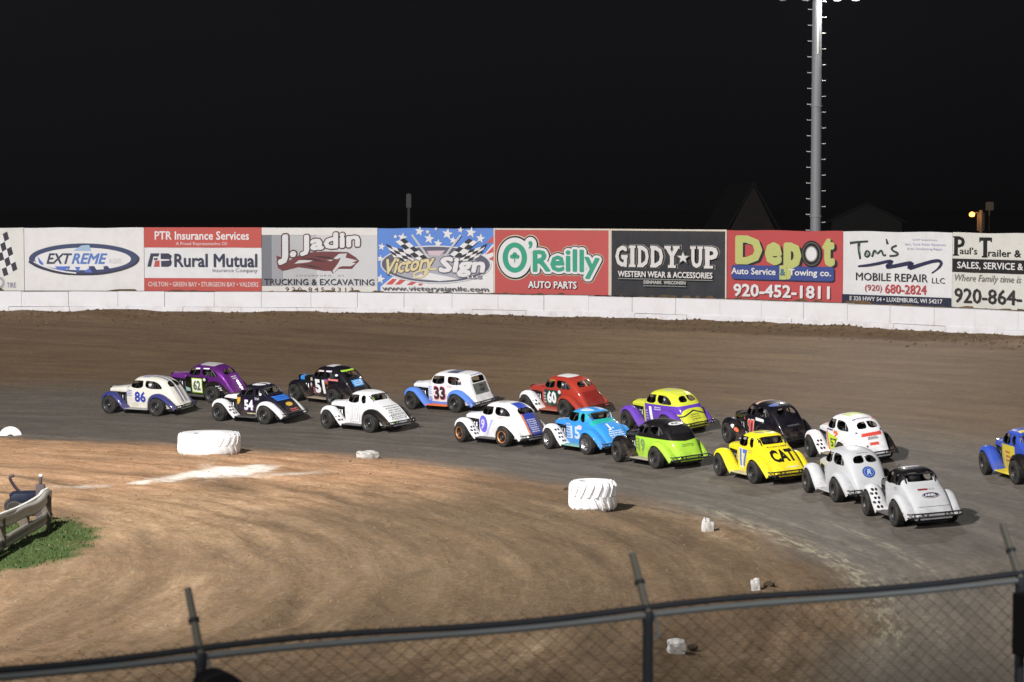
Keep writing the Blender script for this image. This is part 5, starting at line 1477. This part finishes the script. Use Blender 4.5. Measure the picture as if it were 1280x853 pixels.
dark_house(1080, 283, 190, 5.2, 9, 3.2, 1.3, -.1, 'low dark shed roof barely showing above the white repair board', (.014, .013, .012), (.009, .008, .008))
def bleachers():
    root = empty('bleachers', (8.0, 150, 2.6)); tag(root, 'long dark rows of empty benches behind the red and black boards', 'bleachers')
    for k in range(5):
        mb = MB(); mb.box(-11, 11, k * .7, k * .7 + .28, .5 + k * .38, .56 + k * .38); link('bench', mb.mesh('bench', smooth=False), flat((.035, .037, .037), .6), root)
    mb = MB()
    for x in np.linspace(-10.5, 10.5, 8): mb.prism([(0, 0), (3.2, 0), (3.2, 1.98), (0, .5)], x - .05, x + .05, 'yz') 
    link('frame', mb.mesh('frame', smooth=False), flat((.08, .08, .085), .6), root)
bleachers()
def thin_pole():
    p = at_depth(511, 283, 120); root = empty('flag_pole', (p.x, 120, 2.6)); tag(root, 'thin bare pole standing in the dark behind the stars and stripes board', 'pole')
    mb = MB(); mb.tube([(0, 0, 0), (0, 0, 3.7), (0, 0, 5.0)], [.09, .075, .07], 8); mb.box(-.12, .12, -.10, .10, 4.3, 4.95)
    link('pole', mb.mesh('pole'), flat((.04, .043, .043), .6), root)
thin_pole()
def yard_light():
    p = at_depth(1215, 268, 150); root = empty('yard_light', (p.x, 150, 2.6)); tag(root, 'small orange yard light glowing on a post in the distance at right', 'lamp')
    z = p.z - 2.6
    mb = MB(); mb.tube([(.55, 0, 0), (.55, 0, z + .25)], .11, 8); mb.tube([(.55, 0, z + .1), (.1, 0, z + .1)], .04, 6); mb.box(.35, .78, .2, .24, z - 1.0, z + .1)
    link('post', mb.mesh('post'), flat((.12, .10, .07), .7), root)
    mb = MB(); mb.lathe([(.001, -.16), (.13, -.12), (.18, .0), (.10, .11), (.001, .14)], 14, 'z', c=(0, 0, z)); link('globe', mb.mesh('globe'), glow((1, .30, .05), 9), root)
    l = bpy.data.lights.new('yard_lamp', 'POINT'); l.energy = 45; l.color = (1, .42, .1); l.shadow_soft_size = .2
    o = bpy.data.objects.new('yard_lamp', l); COL.objects.link(o); o.location = (p.x, 149.4, p.z - .05)
    q = at_depth(1237, 258, 152); root = empty('sign_post', (q.x, 152, 2.6)); tag(root, 'small square plate on a pole just right of the orange yard light', 'sign')
    mb = MB(); mb.tube([(0, .06, 0), (0, .06, q.z - 2.3)], .05, 6); mb.box(-.24, .24, -.02, .02, q.z - 2.85, q.z - 2.35); link('plate', mb.mesh('plate', smooth=False), flat((.10, .08, .06), .6), root)
yard_light()

# ------------------------------------------------------------------ painted tyres, rocks, guardrail
def white_rubber():
    m, nt, b = new_mat('white_painted_rubber')
    tc = N(nt, 'ShaderNodeTexCoord'); n1 = noise(nt, tc.outputs['Object'], 3.5, 6, .7)
    sp = N(nt, 'ShaderNodeSeparateXYZ'); nt.links.new(tc.outputs['Object'], sp.inputs[0])
    mp = N(nt, 'ShaderNodeMapRange'); nt.links.new(sp.outputs[2], mp.inputs[0]); mp.inputs[1].default_value = .25; mp.inputs[2].default_value = 0
    f = math_node(nt, 'MULTIPLY', ramp(nt, n1, [(.45, 0.0), (.72, 1.0)]), math_node(nt, 'ADD', math_node(nt, 'MULTIPLY', mp.outputs[0], .6), .14))
    nt.links.new(mix_col(nt, f, (.76, .76, .77), (.36, .27, .19)), b.inputs['Base Color']); b.inputs['Roughness'].default_value = .7
    return m
M_WR = white_rubber()
def big_tyre(px, py, R, w, hole, rows, label, lug_n, lug_d, rot):
    """a tractor tyre lying on its side"""
    g = hit_ground(px, py); c = Vector((g.x, g.y + R * .93, 0)); c.z = gz(c.x, c.y) - .02
    root = empty('tractor_tyre', c, rot); tag(root, label, 'tyre', 'painted tyres marking the inside of the turn')
    mb = MB(); e = .16 * w
    prof = [(hole, w * .12), (hole * 1.02, w * .03), (R - e * 1.4, 0.0), (R - lug_d - e * .35, e * .35), (R - lug_d, e), (R - lug_d, w - e), (R - lug_d - e * .35, w - e * .35), (R - e * 1.4, w), (hole * 1.02, w * .97), (hole, w * .88)]
    mb.lathe(prof, 64, 'z', closed=True)
    link('carcass', mb.mesh('carcass', angle=50), M_WR, root)
    lm = MB()
    for k in range(lug_n):
        for half in (0, 1):
            a0 = 2 * PI * (k + .5 * half) / lug_n; da = 2 * PI / lug_n
            z0, z1 = (w * .50, w * .985) if half else (w * .015, w * .50)
            zz = [z0 + (z1 - z0) * i / 4 for i in range(5)]
            if not half: zz = zz[::-1]
            inner, outer = [], []
            V = []
            for i, z in enumerate(zz):
                a = a0 + da * .75 * i / 4
                edge = abs(z - w / 2) / (w / 2)
                ro = R - (edge ** 6) * e * .9; ri = R - lug_d - .03
                wd = da * (.20 + .04 * i / 4)
                for rr_, aa in ((ri, a - wd), (ro, a - wd * .8), (ro, a + wd * .8), (ri, a + wd)): V.append((rr_ * math.cos(aa), rr_ * math.sin(aa), z))
            F = [(i * 4 + j, i * 4 + (j + 1) % 4, i * 4 + 4 + (j + 1) % 4, i * 4 + 4 + j) for i in range(4) for j in range(4)] + [(0, 1, 2, 3), (16, 17, 18, 19)]
            lm.add(V, F)
    link('tread', lm.mesh('tread', smooth=False), M_WR, root)
big_tyre(257, 570.5, .90, .62, .42, 1, 'wide white painted tractor tyre lying flat at the left of the infield', 24, .020, .3)
big_tyre(742, 640, .575, .70, .32, 2, 'narrow tall white painted tractor tyre lying flat in the middle of the infield', 18, .05, .1)

def half_tyre():
    g = hit_ground(13, 544); root = empty('half_tyre', (g.x, g.y, g.z - .10), math.radians(12)); tag(root, 'white painted tyre standing half buried at the far left of the infield', 'tyre')
    mb = MB(); prof = [(.13, -.09), (.30, -.11), (.36, -.08), (.37, 0), (.36, .08), (.30, .11), (.13, .09)]
    mb.lathe(prof, 40, 'y', closed=True); link('carcass', mb.mesh('carcass'), M_WR, root)
half_tyre()

def rock(px, py, w, h, seed, label, dark=None):
    g = hit_ground(px, py); rnd = random.Random(seed)
    s = F_PX / g.y; w, h = w * .82 / s, h * .9 / s
    bm = bmesh.new(); bmesh.ops.create_cube(bm, size=1.0)
    bmesh.ops.subdivide_edges(bm, edges=bm.edges[:], cuts=3, use_grid_fill=True)
    for v in bm.verts:
        p = v.co.copy(); n = p.normalized()
        v.co = p * .72 + n * .20
        v.co += Vector((rnd.uniform(-1, 1), rnd.uniform(-1, 1), rnd.uniform(-1, 1))) * .085
        v.co = Vector((v.co.x * w, v.co.y * w * .8, v.co.z * h * 1.15))
        v.co.x += v.co.z * rnd.choice((-.0, 0)) - (.25 * v.co.z if seed % 2 else 0)
    me = bpy.data.meshes.new('marker_rock'); bm.to_mesh(me); bm.free()
    o = link('marker_rock', me, flat((.50, .49, .47), .85, grime=.9), loc=(g.x, g.y + w * .3, g.z + h * .33), rot=(rnd.uniform(-.25, .25), rnd.uniform(-.5, .5), rnd.random() * 3))
    tag(o, label, 'rock', 'white painted stones along the inside edge')
    return g, s
rock(459, 574, 26, 11, 1, 'small flat white painted stone between the two big white tyres')
rock(885, 664, 16, 16, 3, 'white painted stone leaning in the dirt right of the tall white tyre')
rock(945, 738, 16, 16, 4, 'upright white painted stone with a dark clod beside it, just above the fence rail')
rock(846, 816, 24, 18, 6, 'white painted stone seen through the chain link near the middle fence post')
def clod(px, py, w, h, seed, label):
    g = hit_ground(px, py); s = F_PX / g.y; rnd = random.Random(seed)
    bm = bmesh.new(); bmesh.ops.create_icosphere(bm, subdivisions=3, radius=.5)
    for v in bm.verts: v.co = v.co * rnd.uniform(.82, 1.1); v.co = Vector((v.co.x * w / s, v.co.y * w / s, v.co.z * h / s))
    me = bpy.data.meshes.new('dirt_lump'); bm.to_mesh(me); bm.free()
    o = link('dirt_lump', me, flat((.05, .034, .022), .95), loc=(g.x, g.y, g.z + h / s * .25)); tag(o, label, 'dirt lump')
clod(961, 735, 16, 11, 1, 'dark lump of dirt right of the upright white stone'); clod(866, 811, 14, 8, 3, 'dark lump of dirt right of the stone behind the chain link')
clod(709, 613, 9, 5, 5, 'small dark lump just left of the tall white tyre')

def guardrail():
    A_ = hit_ground(60, 657); dr = Vector((-.05, -1, 0)).normalized(); L = 12.5
    root = empty('guardrail', A_, math.atan2(dr.y, dr.x)); tag(root, 'weathered two-rail steel guardrail curving out of view at the lower left', 'guardrail')
    # corrugated beam profile: (outward, up); local x runs along the rail, +y faces the track
    prof = [(0, .125), (.05, .12), (.075, .09), (.07, .04), (.055, .0), (.06, -.05), (.07, -.09), (.045, -.12), (0, -.125)]
    for z, top in ((.63, True), (.19, False)):
        mb = MB(); rows = []
        for i in range(40):
            x = -.15 + L * i / 39
            off = -.10 * math.exp(-((x - .1) / .5) ** 2) + .02 * math.sin(x * 1.3) - .008 * x * x * .3
            zz = z + .035 * math.sin(x * .9 + z * 4) + (.02 * math.sin(x * 3.1) if top else 0)
            rows.append([(x, off + .06 + a, zz + b_) for a, b_ in prof])
        mb.grid(rows); me = mb.mesh('rail', angle=50)
        o = bpy.data.objects.new('tmp', me); COL.objects.link(o); md = o.modifiers.new('s', 'SOLIDIFY'); md.thickness = .012
        m2 = evaluated_mesh(o); bpy.data.objects.remove(o)
        link('rail', m2, flat((.30, .29, .27) if top else (.17, .16, .135), .5, .35, grime=.7), root)
    lip = MB(); lip.tube([(-.15 + L * i / 39, .03 - .10 * math.exp(-((-.15 + L * i / 39 - .1) / .5) ** 2), .765 + .035 * math.sin((-.15 + L * i / 39) * .9 + 2.64)) for i in range(40)], .045, 8); link('cap', lip.mesh('cap'), flat((.50, .49, .46), .6, grime=.5), root)
    for x in np.arange(.12, L, 2.0):
        mb = MB(); mb.box(x - .07, x + .07, -.10, .05, -.2, .74 + random.uniform(-.03, .02)); mb.box(x - .06, x + .06, .03, .10, .08, .68)
        link('post', mb.mesh('post', bevel=.008), flat((.085, .07, .055), .9), root)
guardrail()

def track_machine():
    g = at_depth(31, 640, 56.5); z0 = gz(g.x, g.y)
    root = empty('garden_cart', (g.x, g.y, z0), .25); tag(root, 'dark blue cart with a bent handle standing behind the guardrail', 'cart')
    mb = MB(); mb.prism([(-.30, .30), (.30, .30), (.34, .56), (-.24, .56), (-.34, .48)], -.3, .3, 'xz'); link('bed', mb.mesh('bed', bevel=.03), flat((.005, .008, .022), .6), root)
    mb = MB(); mb.tube(smooth_line([(-.02, .1, .50), (-.18, .1, .62), (-.28, .1, .78), (-.34, .1, .90), (-.22, .1, .94)], 2), .035, 8); link('handle', mb.mesh('handle'), flat((.03, .022, .03), .6), root)
    for x in (-.25, .28):
        for y in (-.34, .34):
            w = MB(); w.lathe([(.06, -.05), (.17, -.06), (.20, -.03), (.20, .03), (.17, .06), (.06, .05)], 20, 'y', c=(x, y, .20), closed=True); wo = link('wheel', w.mesh('wheel'), M_TYRE, root)
            h = MB(); h.lathe([(.001, -.045), (.065, -.045), (.065, .045), (.001, .045)], 12, 'y', c=(x, y, .20)); link('rim', h.mesh('rim'), M_STEEL, wo)
    q = at_depth(51, 640, 55.6); z0 = gz(q.x, q.y)
    r2 = empty('marker_stake', (q.x, q.y, z0)); tag(r2, 'dark stake with a pale tip at the end of the guardrail', 'stake')
    mb = MB(); mb.box(-.10, .10, -.06, .06, -.1, .84); mb.tube([(0, 0, .84), (.01, 0, 1.02)], .04, 8); link('stake', mb.mesh('stake', bevel=.01), flat((.06, .045, .05), .8), r2)
    mb = MB(); mb.tube([(.01, 0, 1.02), (.01, 0, 1.06)], .045, 8); link('tip', mb.mesh('tip'), M_WHITE, r2)
track_machine()

# ------------------------------------------------------------------ grandstand fence in front of the camera
def fence():
    D = 2.62
    P = []
    for px, py in ((-330, 862), (250, 812), (810, 766), (1265, 718)):
        s = (py - 252) / D; Y = F_PX / s; q = at_depth(px, py, Y); P.append(q)
    d = (P[3] - P[1]).normalized(); d.z = 0; d.normalize()
    P = [P[2] + d * ((P[3] - P[1]).length / 2) * k for k in (-3, -2, -1, 0, 1, 2, 3)]
    zr = sum(q.z for q in P) / len(P)
    zr = at_depth(810, 768, P[3].y).z
    nrm = Vector((-d.y, d.x, 0))                       # towards the track
    base = P[3]; zb = gz(base.x, base.y)
    root = empty('chain_link_fence', (base.x, base.y, zb)); tag(root, 'chain link fence with slanted barb arms in front of the grandstand', 'fence')
    bpy.context.view_layer.update()
    O = Vector((base.x, base.y, zb))
    def L(q): return Vector(q) - O
    galv = flat((.26, .28, .28), .6, .2, grime=.5); gd = flat((.045, .05, .058), .6, .2)
    H = zr - zb
    for i, q in enumerate(P):
        q = Vector((q.x, q.y, 0))
        mb = MB(); mb.tube([L((q.x, q.y, zb - .1)), L((q.x, q.y, zr - .01))], .034, 10); mb.lathe([(.038, 0), (.038, .05), (.03, .07), (.001, .072)], 10, 'z', c=tuple(L((q.x, q.y, zr - .05)))); link('post', mb.mesh('post'), gd, root)
        a = Vector((q.x, q.y, zr)); tip = a + nrm * .20 + Vector((0, 0, .37)) - d * .0
        ab = link('barb_arm', MB().tube([L(a), L(tip)], [.028, .023], 8).mesh('barb_arm'), flat((.21, .20, .165), .7, .1, grime=.6), root)
        m_ = a.lerp(tip, .52); mm = MB(); mm.tube([L(m_ - (tip - a) * .03), L(m_ + (tip - a) * .03)], .036, 8); mm.tube([L(m_), L(m_ + d * .03 + nrm * .01)], .006, 5); link('clip', mm.mesh('clip'), gd, ab)
        mb = MB(); mb.tube([L(a + Vector((0, 0, -.02)) - nrm * .04 + d * .03), L(a + Vector((0, 0, -.13)) - nrm * .05 + d * .05), L(a + Vector((0, 0, -.16)) - nrm * .045 + d * .02)], .010, 6); link('tie', mb.mesh('tie'), galv, root)
    S, E = P[0], P[-1]; n = 90
    mb = MB(); mb2 = MB(); p1, p2 = [], []
    for i in range(n + 1):
        u = i / n; q = S.lerp(E, u); sg = .012 * math.sin(u * 6 * PI * 2) + .006 * math.sin(u * 40)
        p1.append(L((q.x, q.y, zr - .008 + sg * .6))); p2.append(L(Vector((q.x, q.y, zr + .036 + sg)) + nrm * .012))
    mb.tube(p1, .021, 8); link('top_rail', mb.mesh('top_rail'), galv, root)
    mb2.tube(p2, .021, 8); link('cable', mb2.mesh('cable'), gd, root)
    # woven mesh: zigzag wires hooking into their neighbours
    wm = MB(); pitch = .060; amp = pitch / 2; Ltot = (E - S).length
    Ux, Un = d, nrm
    nw = int(Ltot / pitch); top = zr + .075; bot = zb + .03; dz = .060 * .80
    nz = int((top - bot) / dz)
    rw_ = .0018
    S0 = Vector((S.x, S.y, 0)) + nrm * .042
    for w in range(nw):
        x0 = (w + .5) * pitch
        for fam in (0,):
            prev = None
            pts = []
            for k in range(nz + 1):
                sg = 1 if (k + w) % 2 else -1
                q = S0 + Ux * (x0 + sg * (amp + .0012)) + Un * (.0022 * (1 if k % 2 else -1))
                pts.append(L((q.x, q.y, top - k * dz)))
            for k in range(nz):
                a, b_ = pts[k], pts[k + 1]; t = (b_ - a).normalized(); s1 = t.cross(Un).normalized() * rw_; s2 = Un * rw_
                o_ = len(wm.v)
                wm.v += [a + s1, a + s2, a - s1, a - s2, b_ + s1, b_ + s2, b_ - s1, b_ - s2]
                wm.f += [[o_, o_ + 1, o_ + 5, o_ + 4], [o_ + 1, o_ + 2, o_ + 6, o_ + 5], [o_ + 2, o_ + 3, o_ + 7, o_ + 6], [o_ + 3, o_, o_ + 4, o_ + 7]]; wm.m += [0] * 4
    link('wire_mesh', wm.mesh('wire_mesh', recalc=False, smooth=False), flat((.085, .080, .070), .6, .2, grime=.3), root)
    # dark plates hung on the posts
    def plate(q, x0, x1, z0, z1, label, rnd_):
        r_ = empty('fence_box', Vector((q.x, q.y, zr)) - nrm * .21, math.atan2(d.y, d.x)); tag(r_, label, 'box')
        pts = [(x0, z0), (x1, z0), (x1, z1), (x0, z1)]
        if rnd_: pts = [(x0, z0), (x1, z0), (x1, z1 - .12), (x1 - .12, z1 - .02), (x0 + .14, z1), (x0, z1 - .05)]
        mb = MB(); mb.prism(smooth_poly(pts, 2) if rnd_ else pts, 0, .16, 'xz'); link('shell', mb.mesh('shell', smooth=False, bevel=.012), flat((.012, .012, .014), .6), r_)
        b2 = MB(); b2.box(x0 + .02, x0 + .07, .16, .18, z0 + .05, z0 + .10); link('bracket', b2.mesh('bracket', smooth=False), gd, r_)
    plate(P[2], -.10, .23, -.58, -.055, 'dark rounded box hung low on the left fence post', True)
    plate(P[4], -.115, .40, -.51, -.075, 'dark square box hung on the right fence post', False)
fence()

# ------------------------------------------------------------------ thin night air round the whole place
def haze():
    mb = MB(); mb.box(-1000, 1000, -120, 1700, -4, 60)
    m = bpy.data.materials.new('night_air'); m.use_nodes = True; nt = m.node_tree
    for n in list(nt.nodes): nt.nodes.remove(n)
    out = nt.nodes.new('ShaderNodeOutputMaterial'); v = nt.nodes.new('ShaderNodeVolumePrincipled')
    v.inputs['Color'].default_value = (.85, .88, 1, 1); v.inputs['Density'].default_value = HAZE
    nt.links.new(v.outputs[0], out.inputs['Volume'])
    o = link('haze', mb.mesh('haze', smooth=False), m); tag(o, 'thin dusty night air over the track', 'haze', None, 'stuff')
HAZE = .00006
haze()

# ------------------------------------------------------------------ light, sky, camera
def spot(name, loc, aim, power, size, blend, radius, color):
    l = bpy.data.lights.new(name, 'SPOT'); l.energy = power; l.spot_size = math.radians(size); l.spot_blend = blend; l.shadow_soft_size = radius; l.color = color
    o = bpy.data.objects.new(name, l); COL.objects.link(o); o.location = loc
    o.rotation_euler = (Vector(aim) - Vector(loc)).to_track_quat('-Z', 'Y').to_euler()
    return o
spot('track_floodlight', (-21, 33, 28), (-10, 77, 0), 190000, 118, 1.0, .6, (1, .975, .945))
spot('grandstand_floodlight', (-34, -18, 27), (4, 88, 3), 68000, 66, .6, 1.2, (1, .97, .95))
spot('stretch_floodlight', (24, -14, 27), (2, 90, 3), 45000, 74, .6, 2.0, (.97, .98, 1))
spot('tower_floodlight', (TX - .1, TY - 1.0, TZ + .6), (TX - 4, TY - 30, 0), 6500, 120, .6, .5, (1, .97, .92))
l = bpy.data.lights.new('tower_lamp', 'POINT'); l.energy = 380; l.shadow_soft_size = .2; l.color = (1, .97, .92)
o = bpy.data.objects.new('tower_lamp', l); COL.objects.link(o); o.location = (TX + .75, TY - .75, TZ - 1.0)
l = bpy.data.lights.new('moon', 'SUN'); l.energy = .004; l.angle = math.radians(.5)
o = bpy.data.objects.new('moon', l); COL.objects.link(o); o.rotation_euler = (math.radians(40), 0, math.radians(-30))

w = bpy.data.worlds.new('World'); scene.world = w; w.use_nodes = True
nt = w.node_tree
bg = nt.nodes['Background']
sky = nt.nodes.new('ShaderNodeTexSky'); sky.sky_type = 'NISHITA'; sky.sun_disc = False
sky.sun_elevation = math.radians(-7); sky.sun_rotation = math.radians(200)
mx = nt.nodes.new('ShaderNodeMix'); mx.data_type = 'RGBA'; mx.blend_type = 'ADD'; mx.inputs[0].default_value = 1
# faint glow of the flood-lit sky, darkest just above the horizon
tc = nt.nodes.new('ShaderNodeTexCoord'); sx = nt.nodes.new('ShaderNodeSeparateXYZ'); nt.links.new(tc.outputs['Generated'], sx.inputs[0])
rp = ramp(nt, math_node(nt, 'MULTIPLY', sx.outputs[2], 5.0, clamp=True), [(0.0, (.014, .014, .015)), (.35, (.036, .036, .048))])
nt.links.new(sky.outputs[0], mx.inputs[6]); nt.links.new(rp, mx.inputs[7])
nt.links.new(mx.outputs[2], bg.inputs[0]); bg.inputs[1].default_value = .10

cam = bpy.data.cameras.new('camera'); co = bpy.data.objects.new('camera', cam); COL.objects.link(co)
co.location = (0, 0, CAM_H); co.rotation_euler = (PI / 2 - PITCH, 0, 0)
cam.sensor_width = 36; cam.lens = F_PX / 1280 * 36; cam.clip_start = .5; cam.clip_end = 3000
cam.dof.use_dof = True; cam.dof.focus_distance = 72; cam.dof.aperture_fstop = 3.2
scene.camera = co
vs = scene.view_settings; scene.display_settings.display_device = 'sRGB'
vs.view_transform = 'Standard'; vs.look = 'None'; vs.exposure = 0; vs.gamma = 1; vs.use_curve_mapping = False
scene.render.engine = 'CYCLES'
scene.cycles.use_denoising = True
scene.cycles.max_bounces = 6
